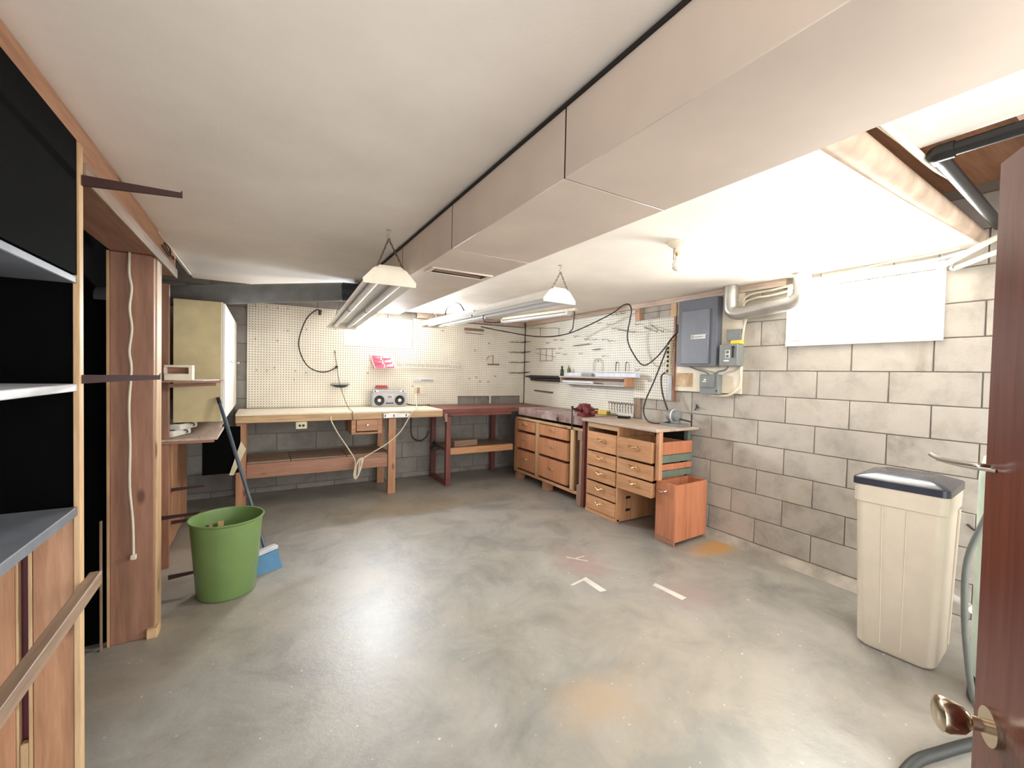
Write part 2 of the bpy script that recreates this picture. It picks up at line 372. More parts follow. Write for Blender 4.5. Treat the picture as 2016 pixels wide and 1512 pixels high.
# windows
def window(n, axis, face, inward, u0, u1, z0, z1):
    def bx(a0, a1, d0, d1, c0, c1, bev=.003):
        lo, hi = sorted((face + inward*d0, face + inward*d1))
        return B(a0, a1, lo, hi, c0, c1, bev=bev) if axis == 0 else B(lo, hi, a0, a1, c0, c1, bev=bev)
    root = bpy.data.objects.new('window_%d' % n, None); COL.objects.link(root)
    c = ((u0+u1)/2, face, z0) if axis == 0 else (face, (u0+u1)/2, z0); root.location = c; WO[root.name] = Vector(c); root['kind'] = 'structure'
    t = .03
    link('casing', bx(u0-.035, u1+.035, .004, .026, z0-.04, z0), 'white', root)
    link('casing', bx(u0-.035, u0, .004, .022, z0, z1), 'white', root); link('casing', bx(u1, u1+.035, .004, .022, z0, z1), 'white', root)
    link('casing', bx(u0-.035, u1+.035, .004, .022, z1, z1+.03), 'white', root)
    link('sill', bx(u0, u1, -.09, .03, z0, z0+.012), 'white', root)
    link('sash', bx(u0+.002, u1-.002, -.10, -.06, z0+.012, z0+.012+t), 'white', root); link('sash', bx(u0+.002, u1-.002, -.10, -.06, z1-t, z1-.002), 'white', root)
    link('sash', bx(u0+.002, u0+t, -.10, -.06, z0+.042, z1-t), 'white', root); link('sash', bx(u1-t, u1-.002, -.10, -.06, z0+.042, z1-t), 'white', root)
    link('pane', bx(u0+t, u1-t, -.084, -.078, z0+.042, z1-t, 0), 'glass', root)
    m = (u0+u1)/2
    link('latch', bx(m-.035, m+.035, -.06, -.03, z0+.014, z0+.034), 'steel', root)
window(1, 0, 5.5, -1, .89, 1.66, 1.735, 2.04)
window(2, 1, 3.46, -1, .91, 1.71, 1.69, 2.09)

# main duct
du = thing('main_duct', 'long cream painted rectangular sheet metal duct under the ceiling', 'duct', (.94, 1.5, 1.951))
ys = [-.5, .15, .975, 1.80, 2.58, 3.375, 4.15]
for a, b in zip(ys, ys[1:]): link('duct_section', B(.731, 1.146, a+.0015, b-.0015, 1.951, 2.152, bev=.002), 'duct', du)
for y in ys[1:-1]: link('seam_strip', MB().box(.7305, 1.1465, y-.0015, y+.0015, 1.9525, 2.1505), 'gap', du)
link('duct_hem', B(.724, .733, -.5, 4.1, 2.148, 2.158), 'gap', du)
vt = link('vent_frame', MB().box(.765, 1.125, 2.145, 2.165, 1.944, 1.951, .002).box(.765, 1.125, 2.255, 2.275, 1.944, 1.951, .002).box(.765, .79, 2.165, 2.255, 1.944, 1.951, .002).box(1.10, 1.125, 2.165, 2.255, 1.944, 1.951, .002), 'duct', du)
link('vent_opening', B(.79, 1.10, 2.165, 2.255, 1.9485, 1.9515), 'gap', vt); link('vent_damper', MB().bar((.80, 2.20, 1.949), (1.08, 2.222, 1.949), .03, .003), 'brown_x', vt)
# branch pipe
bp = thing('branch_pipe', 'round grey branch pipe running left from the main duct', 'pipe', (-.1, 4.1, 2.0))
link('pipe_run', MB().cyl((-1.085, 4.385, 1.905), (.60, 3.935, 2.075), .078, n=28), 'pipe', bp)
link('collar', MB().cyl((.60, 3.935, 2.075), (.729, 3.90, 2.075), .08, .076, n=28), 'darkblue', bp)

# ================================================================== left side: timber shelving
ft = thing('timber_stand', 'rough orange timber shelf frame with top plate against the left side', 'frame', (-.55, 2.4, 0))
link('upright', B(-.642, -.474, 2.79, 2.83, 0, 1.955, bev=.003), 'brown_z', ft)
link('upright', B(-.506, -.468, 2.832, 2.95, 0, 1.955, bev=.003), 'pine_z', ft)
link('lit_edge_strip', B(-.652, -.642, 2.785, 2.83, 0, 1.955), 'pine_z', ft)  # light on the upright's left edge, put in as a strip of paler wood
link('top_plate', B(-.642, -.468, 1.762, 3.35, 1.957, 2.0, bev=.003), 'brown_y', ft)
link('plate_facing', B(-.468, -.455, 1.762, 3.35, 1.945, 2.0, bev=.002), 'dust_y', ft)
struct('trim_3', B(-.55, -.507, .0, 3.66, 2.012, 2.168, bev=.003), 'wood_y')
link('base_block', B(-.50, -.455, 2.77, 2.86, 0, .05, bev=.003), 'pine_x', ft)
solo('edge_lath', MB().bar((-.515, 3.1, 2.158), (-.51, 4.35, 2.152), .016, .012), 'cream', 'thin cream lath sticking out along the ceiling edge beside the grey pipe', 'lath')
solo('tie_wire', MB().tube([(-.505, 3.18, 2.10), (-.49, 3.3, 2.07), (-.5, 3.42, 2.10), (-.49, 3.32, 2.12), (-.5, 3.22, 2.12), (-.49, 3.45, 2.08), (-.505, 3.55, 2.12)], .004, 6), 'iron', 'dark twisted wire tied round the end of the ceiling plate', 'wire')
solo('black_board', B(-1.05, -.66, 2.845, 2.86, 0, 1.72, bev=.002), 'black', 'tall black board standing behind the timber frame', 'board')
solo('narrow_strip', B(-.672, -.665, 2.76, 2.775, 0, .64), 'dust_z', 'thin weathered strip standing in front of the tall black board', 'strip')

su = thing('shelving_unit', 'black backed shelving unit with pale shelves at the left edge', 'shelves', (-.7, 1.3, 0))
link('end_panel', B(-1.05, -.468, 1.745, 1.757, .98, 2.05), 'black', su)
link('dark_front', B(-.482, -.468, .2, 1.727, 1.66, 2.05), 'black', su)  # black sheet added across the front, standing for the dark shelf interior
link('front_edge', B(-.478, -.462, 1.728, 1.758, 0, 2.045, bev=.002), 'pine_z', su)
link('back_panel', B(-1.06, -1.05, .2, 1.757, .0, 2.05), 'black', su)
link('shelf', B(-1.05, -.468, .2, 1.727, 1.635, 1.655, bev=.002), 'grayshelf', su); link('shelf', B(-1.05, -.468, .2, 1.727, 1.32, 1.342, bev=.002), 'whiteshelf', su)
link('shelf', B(-1.05, -.468, .2, 1.727, .95, .978, bev=.002), 'grayshelf', su)
link('end_board', B(-.565, -.479, 1.735, 1.757, 0, .949, bev=.002), 'wood_z', su); link('end_board', B(-.80, -.60, 1.735, 1.757, 0, .949, bev=.002), 'wood_z', su)
link('slot_edge', B(-.5745, -.566, 1.735, 1.757, 0, .949, bev=.001), 'pine_z', su); link('slot_edge', B(-.5995, -.594, 1.735, 1.757, .0, .949, bev=.001), 'pine_z', su)
link('slot_block', B(-.5935, -.575, 1.735, 1.757, 0, .30, bev=.003), 'pine_z', su); link('slot_board', B(-.60, -.57, 1.76, 1.77, .28, .95), 'maroon', su)
link('front_rail', MB().bar((-.447, .55, .685), (-.447, 1.80, .728), .03, .042, bev=.002), 'dust_y', su)
def bracket(y, z, x0, L, label, h=.022):
    mb = MB().prism([(x0, z-h), (x0, z+.006), (x0+L, z+.008), (x0+L+.004, z+.016), (x0+L+.004, z-.006), (x0+L*.5, z-h*.62)], y-.006, y+.006, 'y')
    return solo('shelf_bracket', mb, 'bracket', label, 'bracket', 'brown shelf brackets on the left side')
bracket(1.745, 1.951, -.461, .232, 'empty dark brown shelf bracket high up, pointing at the ceiling', .024)
bracket(1.745, 1.362, -.461, .178, 'empty dark brown shelf bracket in front of the white cord', .02)
solo('pull_cord', MB().tube([(-.566, 2.782, 1.955), (-.566, 2.776, 1.85), (-.557, 2.776, 1.78), (-.565, 2.776, 1.68), (-.556, 2.776, 1.58), (-.566, 2.776, 1.47), (-.558, 2.776, 1.38), (-.567, 2.776, 1.2), (-.563, 2.776, 1.0), (-.565, 2.776, .8), (-.553, 2.776, .62), (-.55, 2.776, .45)], .006, 8).box(-.562, -.538, 2.765, 2.788, .425, .45, .003),
     'cordw', 'white cord with plug hanging down the timber upright', 'cord')
solo('timber_post', B(-.615, -.548, 3.70, 3.74, 0, 1.96, bev=.003), 'brown_z', 'reddish brown post standing just before the beige wall cabinet', 'post')
solo('timber_post', B(-.545, -.522, 3.0, 3.04, .9, 1.955, bev=.002), 'pine_z', 'slim pale strip for the lit edge of the next upright behind the timber frame', 'post')  # pale wood stands for light on the edge of the next upright

# board partition behind the left shelves
pt = thing('board_partition', 'orange vertical board partition below the left work shelf', 'partition', (-.6, 4.1, 0))
y = 3.50
for wd in (.30, .22, .14, .20, .16, .2, .24): link('board', B(-.62, -.595+random.uniform(-.004, .008), y, y+wd-.008, .02, .868, bev=.003), 'wood_z', pt); y += wd
link('batten', B(-.59, -.57, 3.46, 3.50, 0, .868, bev=.002), 'pine_z', pt)
for i, (yy, zz, L, lb) in enumerate([(3.30, .10, .17, 'lowest brown bracket close to the floor behind the green bin'), (3.56, .40, .22, 'brown bracket level with the rim of the green bin'), (4.05, .47, .2, 'brown bracket under the work shelf beside the dark box'), (4.05, .22, .2, 'brown bracket half hidden behind the green bin')]):
    bracket(yy, zz, -.584 if i else -.49, L, lb, .02)

ws = thing('work_shelf', 'light wooden work shelf below the beige cabinet', 'shelf', (-.45, 4.25, .88))
link('shelf_board', B(-.62, -.27, 3.67, 4.3, .882, .9, bev=.002), 'pinkwood', ws); link('shelf_board', B(-.62, -.30, 4.302, 4.85, .882, .9, bev=.002), 'pinkwood', ws)
link('front_cleat', B(-.60, -.29, 3.675, 3.70, .864, .882, bev=.002), 'brown_x', ws)
ss = thing('narrow_shelf', 'narrow dark wooden shelf holding a white box', 'shelf', (-.4, 3.6, 1.28))
link('shelf_board', B(-.60, -.235, 3.42, 3.6995, 1.295, 1.307, bev=.001), 'brown_x', ss); link('support_arm', MB().bar((-.53, 3.56, 1.27), (-.27, 3.56, 1.283), .02, .024), 'brown_x', ss)
bx_ = thing('white_box', 'white cabinet box with dark slot on the narrow shelf', 'box', (-.49, 3.46, 1.307))
link('case', MB().box(-.535, -.39, 3.435, 3.55, 1.307, 1.352, .003).box(-.535, -.39, 3.435, 3.55, 1.393, 1.408, .003).box(-.535, -.525, 3.435, 3.55, 1.352, 1.393).box(-.408, -.39, 3.435, 3.55, 1.352, 1.393).box(-.525, -.408, 3.53, 3.55, 1.352, 1.393), 'cream', bx_)
link('slot_panel', B(-.525, -.408, 3.50, 3.529, 1.352, 1.393), 'brown_x', bx_)
solo('paper_sheet', MB().prism([(-.385, 3.43), (-.33, 3.43), (-.255, 3.62), (-.385, 3.62)], 1.3075, 1.313, 'z'), 'whitepaper', 'white sheet of paper lying next to the white box', 'paper')
for k, (x, y, z, lb) in enumerate([(-.535, 3.74, .903, 'white power adapter bundle lying lower on the work shelf'), (-.50, 3.78, .946, 'white power adapter bundle resting on top of the lower one')]):
    t = thing('adapter_bundle', lb, 'adapter', (x, y, z), 'white adapter bundles')
    link('housing', MB().box(x-.05, x+.045, y, y+.22, z, z+.042, .006).rotz((x, y+.1, 0), -.35), 'white', t)
    link('tied_cord', MB().tube([(x-.02, y+.02, z+.042), (x+.03, y+.08, z+.046), (x+.07, y+.12, z+.03), (x+.06, y+.14, z+.012), (x+.02, y+.1, z+.046), (x-.04, y+.14, z+.045)], .004, 6), 'cordb', t)

# dark box with cream front hanging under the work shelf
db = thing('dark_box', 'dark open box with tilted cream front under the work shelf', 'box', (-.3, 4.45, .5))
link('box_side', B(-.42, -.40, 4.30, 4.62, .50, .862), 'black', db); link('box_back', B(-.40, -.165, 4.60, 4.62, .50, .862), 'black', db); link('box_bottom', B(-.40, -.165, 4.30, 4.60, .50, .512), 'black', db); link('box_face', B(-.40, -.165, 4.30, 4.312, .512, .862), 'black', db)
link('box_front', MB().prism([(-.150, .768), (-.112, .70), (-.200, .485), (-.232, .49)], 4.276, 4.297, 'y'), 'ivoryplate', db)

# wall cabinet
wc = thing('hanging_cabinet', 'tall beige wall cabinet with white doors in the left corner', 'cabinet', (-.39, 4.6, 1.0))
link('cabinet_body', B(-.54, -.262, 3.80, 5.47, .998, 1.878, bev=.002), 'beige', wc)
link('face_frame', B(-.262, -.252, 3.80, 5.47, .998, 1.878), 'cream', wc)
for k in range(3):
    d = link('cabinet_door', B(-.2515, -.236, 3.815+k*.553, 4.355+k*.553, 1.006, 1.872, bev=.003), 'white', wc)
    link('door_knob', MB().lathe((-.236, 4.30+k*.553 if k != 1 else 3.87+.553, 1.45), [(.006, 0), (.006, .012), (.015, .018), (.013, .028), (0, .03)], 12, 'x'), 'whitemetal', d)

# ================================================================== green bin and broom
gb = thing('waste_bin', 'round green plastic waste bin standing on the floor', 'bin', (-.18, 3.16, 0))
link('bucket', MB().lathe((-.18, 3.16, 0), [(0, .004), (.15, .004), (.157, .012), (.192, .455), (.2, .462), (.203, .47), (.2, .474), (.192, .472), (.188, .455), (.152, .02), (0, .018)], 44), 'greenbin', gb)
solo('wood_scrap', MB().bar((-.23, 3.10, .022), (-.22, 3.30, .40), .04, .03, up=(1, 0, 0)), 'pine_z', 'pale piece of scrap wood leaning inside the green bin', 'wood scrap')
solo('wood_scrap', MB().bar((-.27, 3.12, .03), (-.275, 3.30, .39), .03, .02, up=(1, 0, 0)), 'brown_z', 'darker stick of scrap wood leaning inside the green bin', 'wood scrap')
br = thing('broom', 'blue broom leaning against the work shelf behind the bin', 'broom', (.02, 3.40, 0))
link('broom_handle', MB().cyl((.035, 3.43, .10), (-.272, 3.772, 1.168), .0125, n=12), 'handle', br)
link('handle_grip', MB().cyl((-.263, 3.762, 1.135), (-.274, 3.7745, 1.176), .0145, n=12), 'iron', br)
link('broom_block', MB().bar((-.055, 3.36, .115), (.10, 3.44, .13), .05, .03, bev=.006), 'whiteshelf', br)
link('bristles', MB().loft([[(-.05+.15*i, 3.345+.075*i+dy, .10+.014*i) for i, dy in ((0, -.012), (1, -.012), (1, .03), (0, .03))], [(-.075+.21*i, 3.30+.09*i+dy, .0) for i, dy in ((0, -.03), (1, -.03), (1, .03), (0, .03))]]), 'bluebristle', br)

# ================================================================== back wall benches
wb = thing('long_workbench', 'long pine workbench with white top along the back wall', 'workbench', (.8, 5.1, 0))
link('bench_top', B(-.215, 1.875, 4.81, 5.455, .935, .952, bev=.002), 'cream', wb)
link('apron', B(-.215, 1.875, 4.80, 4.84, .865, .935, bev=.003), 'pine_x', wb); link('side_apron', B(-.215, -.175, 4.84, 5.45, .865, .935, bev=.003), 'dust_y', wb)
for x, y in ((-.212, 4.842), (1.243, 4.842), (-.212, 5.37), (1.243, 5.37)): link('leg', B(x, x+.085, y, y+.06, 0, .865 if y > 5 else .865, bev=.003), 'wood_z', wb)
link('apron_rear', B(-.17, 1.875, 5.41, 5.45, .865, .935), 'dust_x', wb)
link('lower_rail', B(-.124, 1.24, 4.86, 4.90, .312, .455, bev=.003), 'brown_x', wb)
for x0, x1 in ((-.12, .26), (.265, .80), (.805, 1.24)): link('lower_shelf_board', B(x0, x1-.004, 4.87, 5.36, .456, .474, bev=.002), 'dust_x', wb)
link('cross_rail', B(1.25, 1.29, 4.905, 5.36, .36, .455), 'brown_y', wb)
dr = link('drawer_housing', MB().box(.838, .885, 4.815, 5.2, .70, .862, .002).box(1.115, 1.165, 4.815, 5.2, .70, .862, .002).box(.885, 1.115, 4.815, 5.2, .70, .722, .002), 'wood_x', wb)
dw = link('drawer', B(.888, 1.112, 4.80, 5.1, .735, .860, bev=.003), 'wood_x', wb)
link('knob', MB().lathe((1.0, 4.80, .80), [(.006, 0), (.006, -.012), (.014, -.018), (.012, -.028), (0, -.03)], 12, 'y'), 'chrome', dw)
ob = thing('outlet_box', 'ivory double outlet fixed under the bench apron', 'outlet', (.35, 4.80, .79))
link('outlet_plate', B(.299, .402, 4.78, 4.799, .792, .862, bev=.003), 'ivoryplate', ob)
for x in (.335, .368): link('socket', MB().cyl((x, 4.781, .826), (x, 4.7775, .826), .0125, n=16), 'blackpl', ob)
ps = thing('bench_power_strip', 'grey metal power strip screwed to the front of the white bench', 'power strip', (1.31, 4.79, .87))
link('strip_body', B(1.165, 1.465, 4.768, 4.799, .872, .925, bev=.004), 'steel', ps)
for x in (1.185, 1.28, 1.42): link('strip_socket', B(x-.006, x+.006, 4.766, 4.7685, .886, .912), 'blackpl', ps)

rbn = thing('red_corner_bench', 'dark red painted bench in the far corner', 'workbench', (2.4, 5.1, 0))
link('bench_top', B(1.90, 3.435, 4.81, 5.455, .9, .954, bev=.004), 'red_x', rbn)
link('apron', B(1.925, 2.84, 4.815, 4.855, .862, .9, bev=.003), 'red_x', rbn)
link('end_cleat', B(1.878, 1.9, 4.79, 4.86, .855, .954, bev=.002), 'red_z', rbn); link('corner_block', B(1.905, 1.935, 4.80, 4.85, .80, .9, bev=.002), 'dust_z', rbn)
for x, y in ((1.95, 4.86), (1.95, 5.38), (2.85, 5.38)): link('leg', B(x, x+.06, y, y+.06, 0, .9, bev=.003), 'red_z', rbn)
link('floor_runner', B(1.955, 2.0, 4.92, 5.38, 0, .05), 'red_y', rbn)
link('shelf_front', B(2.0, 2.90, 4.86, 4.90, .382, .463, bev=.003), 'oak_x', rbn); link('lower_shelf', B(2.0, 2.90, 4.90, 5.40, .445, .46), 'dust_x', rbn); link('shelf_cleat', B(2.012, 2.05, 4.92, 5.38, .40, .444), 'red_y', rbn)
solo('wood_offcut', MB().box(2.08, 2.42, 4.95, 5.10, .461, .535, .004).rotz((2.25, 5.0, 0), .12), 'dust_x', 'dusty wood offcut lying on the shelf of the red bench', 'wood offcut')
solo('machine_part', MB().box(1.82, 1.93, 5.0, 5.10, .43, .47, .008).cyl((1.87, 5.0, .47), (1.88, 5.1, .50), .03, n=12), 'blackpl', 'small black tool caught behind the red bench leg', 'tool')
solo('wire_loop', MB().tube([(1.66, 5.35, .86), (1.66, 5.35, .62), (1.70, 5.35, .53), (1.78, 5.35, .50), (1.86, 5.35, .54), (1.89, 5.35, .62)], .009, 8), 'cordb', 'thick dark cable loop hanging below the bench end', 'cable')

# ================================================================== benches on the right wall
ab = thing('drawer_workbench', 'thick worn red worktop on six wooden drawers along the right wall', 'workbench', (3.2, 4.2, 0))
link('worktop', B(2.94, 3.435, 3.50, 4.808, .858, .954, bev=.006), 'redwear', ab)
link('clamp_slot', B(2.9375, 2.945, 3.92, 3.95, .862, .91), 'gap', ab)
link('top_rail', B(2.935, 2.975, 3.47, 4.86, .80, .828, bev=.003), 'pine_y', ab)
link('carcass', MB().box(2.965, 3.40, 4.855, 4.875, .12, .80).box(2.965, 3.40, 3.64, 3.66, .12, .80).box(3.38, 3.40, 3.66, 4.855, .12, .80).box(2.965, 3.38, 3.66, 4.855, .12, .135).box(2.99, 3.38, 4.34, 4.36, .135, .80), 'brown_y', ab)
link('stile', B(2.945, 2.965, 4.325, 4.395, .12, .80, bev=.002), 'pine_z', ab); link('stile', B(2.945, 2.965, 3.64, 3.70, .12, .80, bev=.002), 'pine_z', ab); link('stile', B(2.945, 2.965, 4.83, 4.90, .12, .80, bev=.002), 'wood_z', ab)
link('bottom_rail', B(2.945, 2.965, 3.55, 4.90, .10, .132, bev=.002), 'oak_y', ab)
for y0, y1 in ((4.40, 4.825), (3.74, 4.32)):
    for z0, z1 in ((.662, .79), (.432, .628), (.16, .398)):
        d = link('drawer', B(2.93, 3.3, y0, y1, z0, z1, bev=.004), 'ply', ab)
        c = (y0+y1)/2; zz = (z0+z1)/2 + .02
        link('drawer_pull', MB().tube([(2.932, c-.05, zz+.006), (2.908, c-.04, zz), (2.902, c, zz-.008), (2.908, c+.04, zz), (2.932, c+.05, zz+.006)], .005, 8), 'chrome', d)
link('shim', B(2.985, 3.02, 3.66, 3.7, .13, .13+.01), 'pine_x', ab)
for y in (4.14, 4.78): link('foot', B(2.97, 3.05, y, y+.12, 0, .10, bev=.002), 'wood_z', ab)
lg = link('turned_leg', MB().box(2.93, 3.0, 3.485, 3.56, 0, .22, .004).box(2.935, 2.99, 3.485, 3.535, .22, .70, .006).box(2.93, 3.0, 3.485, 3.56, .70, .80, .004), 'dust_z', ab)
link('end_post', B(2.93, 3.0, 3.445, 3.48, 0, .92, bev=.003), 'red_z', ab)

b2 = thing('drawer_desk', 'light topped drawer desk with eight open drawers on the right wall', 'desk', (3.15, 2.9, 0))
link('desk_top', B(2.88, 3.435, 2.46, 3.44, .925, .952, bev=.003), 'pinkwood', b2)
link('side_panel', B(2.915, 3.42, 3.365, 3.385, .02, .925), 'brown_z', b2); link('divider', B(2.905, 3.42, 2.926, 2.946, .01, .925, bev=.002), 'oak_z', b2)
link('plinth', B(2.91, 2.94, 2.926, 3.385, 0, .035, bev=.002), 'oak_y', b2); link('upper_rail', B(2.905, 2.925, 2.946, 3.365, .872, .924, bev=.002), 'pine_y', b2)
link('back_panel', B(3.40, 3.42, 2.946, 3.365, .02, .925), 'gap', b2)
link('back_panel', B(3.40, 3.42, 2.58, 2.925, .36, .92), 'gap', b2)  # dark panel added here, its colour stands for shade in the open compartment
link('divider_slot', MB().box(3.02, 3.08, 2.922, 2.927, .22, .245, .002), 'gap', b2); link('divider_slot', MB().box(3.02, 3.08, 2.922, 2.927, .10, .125, .002), 'gap', b2)
def ddrawer(y0, y1, z0, z1, x0, pull='brass'):
    mb = MB().box(x0, x0+.018, y0, y1, z0, z1, .002).box(x0+.018, x0+.44, y0+.012, y0+.024, z0, z1-.01).box(x0+.018, x0+.44, y1-.024, y1-.012, z0, z1-.01).box(x0+.018, x0+.44, y0+.024, y1-.024, z0, z0+.01).box(x0+.43, x0+.44, y0+.024, y1-.024, z0+.01, z1-.01)
    d = link('drawer', mb, 'oak_y', b2); c = (y0+y1)/2; zz = (z0+z1)/2+.02
    link('drawer_pull', MB().tube([(x0, c-.045, zz+.012), (x0-.022, c-.038, zz+.006), (x0-.026, c, zz-.008), (x0-.022, c+.038, zz+.006), (x0, c+.045, zz+.012)], .006, 8), pull, d)
for z0, z1 in ((.645, .83), (.492, .628), (.343, .475), (.19, .323), (.042, .175)): ddrawer(2.952, 3.36, z0, z1, 2.90)
for k, (z0, z1) in enumerate(((.652, .835), (.498, .63), (.352, .482))): ddrawer(2.505, 2.922, z0, z1, 2.885 - (.01 if k == 0 else 0))
link('leg', B(2.912, 2.957, 2.455, 2.495, .5135, .925, bev=.003), 'wood_z', b2)
link('rear_leg', B(3.38, 3.425, 2.53, 2.575, 0, .925, bev=.003), 'greenpaint', b2)
for z0, z1, mt in ((.72, .83, 'binply'), (.65, .715, 'greenpaint'), (.585, .637, 'binply'), (.525, .58, 'greenpaint')): link('side_rail', B(2.96, 3.379, 2.482, 2.498, z0, z1, bev=.002), mt, b2)
pb = thing('loose_drawer_bin', 'open orange plywood drawer standing upright on the floor', 'drawer', (3.17, 2.44, 0))
A, Bc = math.atan2(2.58-2.30, 3.03-2.96), 0
def binp(u, v): return (2.925 + .45*v*math.cos(.05) + .004*u, 2.295 + .45*v*math.sin(.05) + .195*u)
def slab(u0, u1, v0, v1, z0, z1): 
    return MB().prism([binp(u0, v0), binp(u1, v0), binp(u1, v1), binp(u0, v1)], z0, z1, 'z')
pf = link('front_panel', slab(0, 1, 0, .04, .0, .512), 'binply', pb); link('side_panel', slab(0, .06, .041, 1, .03, .505), 'binply', pb); link('side_panel', slab(.94, 1, .041, 1, .03, .505), 'binply', pb)
link('back_panel', slab(.061, .939, .96, 1, .03, .505), 'binply', pb); link('bottom_panel', slab(.061, .939, .041, .959, .03, .045), 'binply', pb); link('scuffed_foot', slab(-.005, 1.005, -.006, 0, .0, .055), 'brown_y', pb)
hp = [binp(.42+.4*t, -.0 - o) for t, o in ((0, 0), (.15, .05), (.5, .06), (.85, .05), (1, 0))]
link('drawer_pull', MB().tube([(p[0], p[1], .44+dz) for p, dz in zip(hp, (.006, 0, -.01, 0, .006))], .006, 8), 'chrome', pf)

# things on the right benches
vs = thing('bench_vise', 'dark red iron bench vise at the end of the worn worktop', 'vise', (3.0, 3.62, .954))
link('vise_base', MB().box(2.96, 3.12, 3.50, 3.62, .954, .985, .006).cyl((3.04, 3.56, .985), (3.04, 3.56, 1.0), .06, n=20), 'vise', vs)
link('fixed_jaw', MB().prism([(3.48, 1.0), (3.56, 1.0), (3.585, 1.04), (3.585, 1.085), (3.55, 1.085), (3.54, 1.06), (3.48, 1.045)], 3.0, 3.09, 'x'), 'vise', vs)
link('moving_jaw', MB().prism([(3.60, .99), (3.70, .985), (3.72, 1.02), (3.66, 1.05), (3.625, 1.085), (3.595, 1.085), (3.595, 1.0)], 3.0, 3.09, 'x'), 'vise', vs)
link('slide_bar', MB().box(3.02, 3.07, 3.40, 3.70, .995, 1.025, .004), 'vise', vs); link('screw', MB().cyl((3.045, 3.38, 1.045), (3.045, 3.50, 1.04), .008, n=10), 'iron', vs)
link('clamp_rod', MB().cyl((2.928, 3.66, .80), (2.928, 3.66, 1.06), .007, n=10).cyl((2.928, 3.66, 1.03), (2.928, 3.66, 1.06), .014, n=10).cyl((2.928, 3.66, 1.03), (3.0, 3.66, 1.02), .012, n=10), 'iron', vs)
link('anvil_plate', B(3.01, 3.08, 3.59, 3.66, 1.085, 1.092), 'steel', vs)
yb_ = thing('yellow_case', 'small yellow box lying on the worktop near the pegboard', 'box', (3.36, 3.62, .954))
link('case_body', MB().box(3.33, 3.40, 3.56, 3.78, .9545, 1.0, .006).rotz((3.36, 3.65, 0), .1), 'yellow', yb_); link('case_cap', MB().box(3.325, 3.38, 3.548, 3.5595, .956, .998, .003).rotz((3.36, 3.65, 0), .1), 'olive', yb_)
solo('square_tool', MB().prism([(3.25, 3.30), (3.32, 3.34), (3.36, 3.22), (3.30, 3.20)], .953, .975, 'z'), 'blackpl', 'small black tool lying beside the hanging hooks on the worktop', 'tool')
solo('putty_knife', MB().bar((3.30, 3.15, .956), (3.36, 3.32, .956), .03, .004), 'steel', 'thin grey blade lying next to the small black tool', 'blade')
gr = thing('bench_grinder', 'small grey electric grinder at the end of the desk', 'grinder', (3.27, 2.60, .952))
link('grinder_base', MB().prism([(3.20, 2.50), (3.34, 2.50), (3.34, 2.70), (3.20, 2.70)], .9525, .975, 'z'), 'boxgrey', gr)
link('motor_stand', B(3.24, 3.30, 2.55, 2.65, .975, 1.0, bev=.004), 'boxgrey', gr)
link('motor_housing', MB().lathe((3.27, 2.54, 1.045), [(.03, 0), (.052, .012), (.055, .05), (.058, .055), (.055, .06), (.055, .11), (.045, .125), (0, .128)], 24, 'y'), 'boxgrey', gr)
link('housing_band', MB().lathe((3.27, 2.592, 1.045), [(.056, 0), (.0595, .002), (.0595, .012), (.056, .014)], 24, 'y', False), 'whitemetal', gr)
link('spindle', MB().cyl((3.27, 2.54, 1.02), (3.33, 2.46, 1.0), .007, n=10).cyl((3.33, 2.46, .96), (3.33, 2.46, 1.07), .006, n=10), 'iron', gr)

# ================================================================== pegboards and what hangs on them
def pegpanel(name, rects, mat, axis, face, label, th=.008):
    mb = MB()
    for u0, u1, z0, z1 in rects:
        if axis == 0: mb.box(u0, u1, face, face+th, z0, z1)
        else: mb.box(face, face+th, u0, u1, z0, z1)
    return solo(name, mb, mat, label, 'pegboard')
pegpanel('pegboard', [(-.14, .852, .957, 2.115), (1.698, 2.35, .957, 2.09), (.852, 1.698, .957, 1.693)], 'peg_back', 0, 5.468, 'large ivory pegboard round the back window behind the white bench')
pegpanel('pegboard', [(2.352, 3.43, 1.068, 2.09), (2.845, 2.875, .957, 1.068), (3.365, 3.43, .957, 1.068)], 'peg_back', 0, 5.474, 'ivory pegboard in the far corner above the red bench')
pegpanel('pegboard', [(3.26, 5.46, .957, 2.11)], 'peg_right', 1, 3.438, 'wide ivory pegboard over the drawer workbench on the right wall')
pegpanel('pegboard', [(2.76, 3.258, 1.17, 1.985)], 'peg_right', 1, 3.43, 'smaller ivory pegboard beside the grey electrical panel')
solo('board_batten', B(3.442, 3.459, 3.17, 3.255, .957, 1.17), 'dust_z', 'dark wooden batten showing below the smaller pegboard', 'batten')
solo('board_batten', B(3.42, 3.459, 2.735, 2.758, 1.17, 1.985, bev=.002), 'brown_z', 'brown wooden batten along the right edge of the smaller pegboard', 'batten')
solo('board_batten', B(3.425, 3.459, 2.735, 2.80, 1.986, 2.112), 'pine_z', 'short pale wooden block between smaller pegboard and ceiling', 'batten')
solo('board_batten', B(3.425, 3.459, 3.20, 3.256, 1.988, 2.112), 'wood_z', 'short orange wooden block beside the top of the wide pegboard', 'batten')
def hook_back(x, z, L=.05, face=5.468):
    return MB().tube([(x, face+.003, z), (x, face-.012, z), (x, face-L*.8, z-.012), (x, face-L, z+.006)], .0032, 6, 3)
def hook_right(y, z, L=.05, face=3.438):
    return MB().tube([(face+.003, y, z), (face-.012, y, z), (face-L*.8, y, z-.012), (face-L, y, z+.006)], .0032, 6, 3)
HG = 'small peg hooks'
ORD = ['first', 'second', 'third', 'fourth', 'fifth', 'sixth', 'seventh', 'eighth', 'ninth']
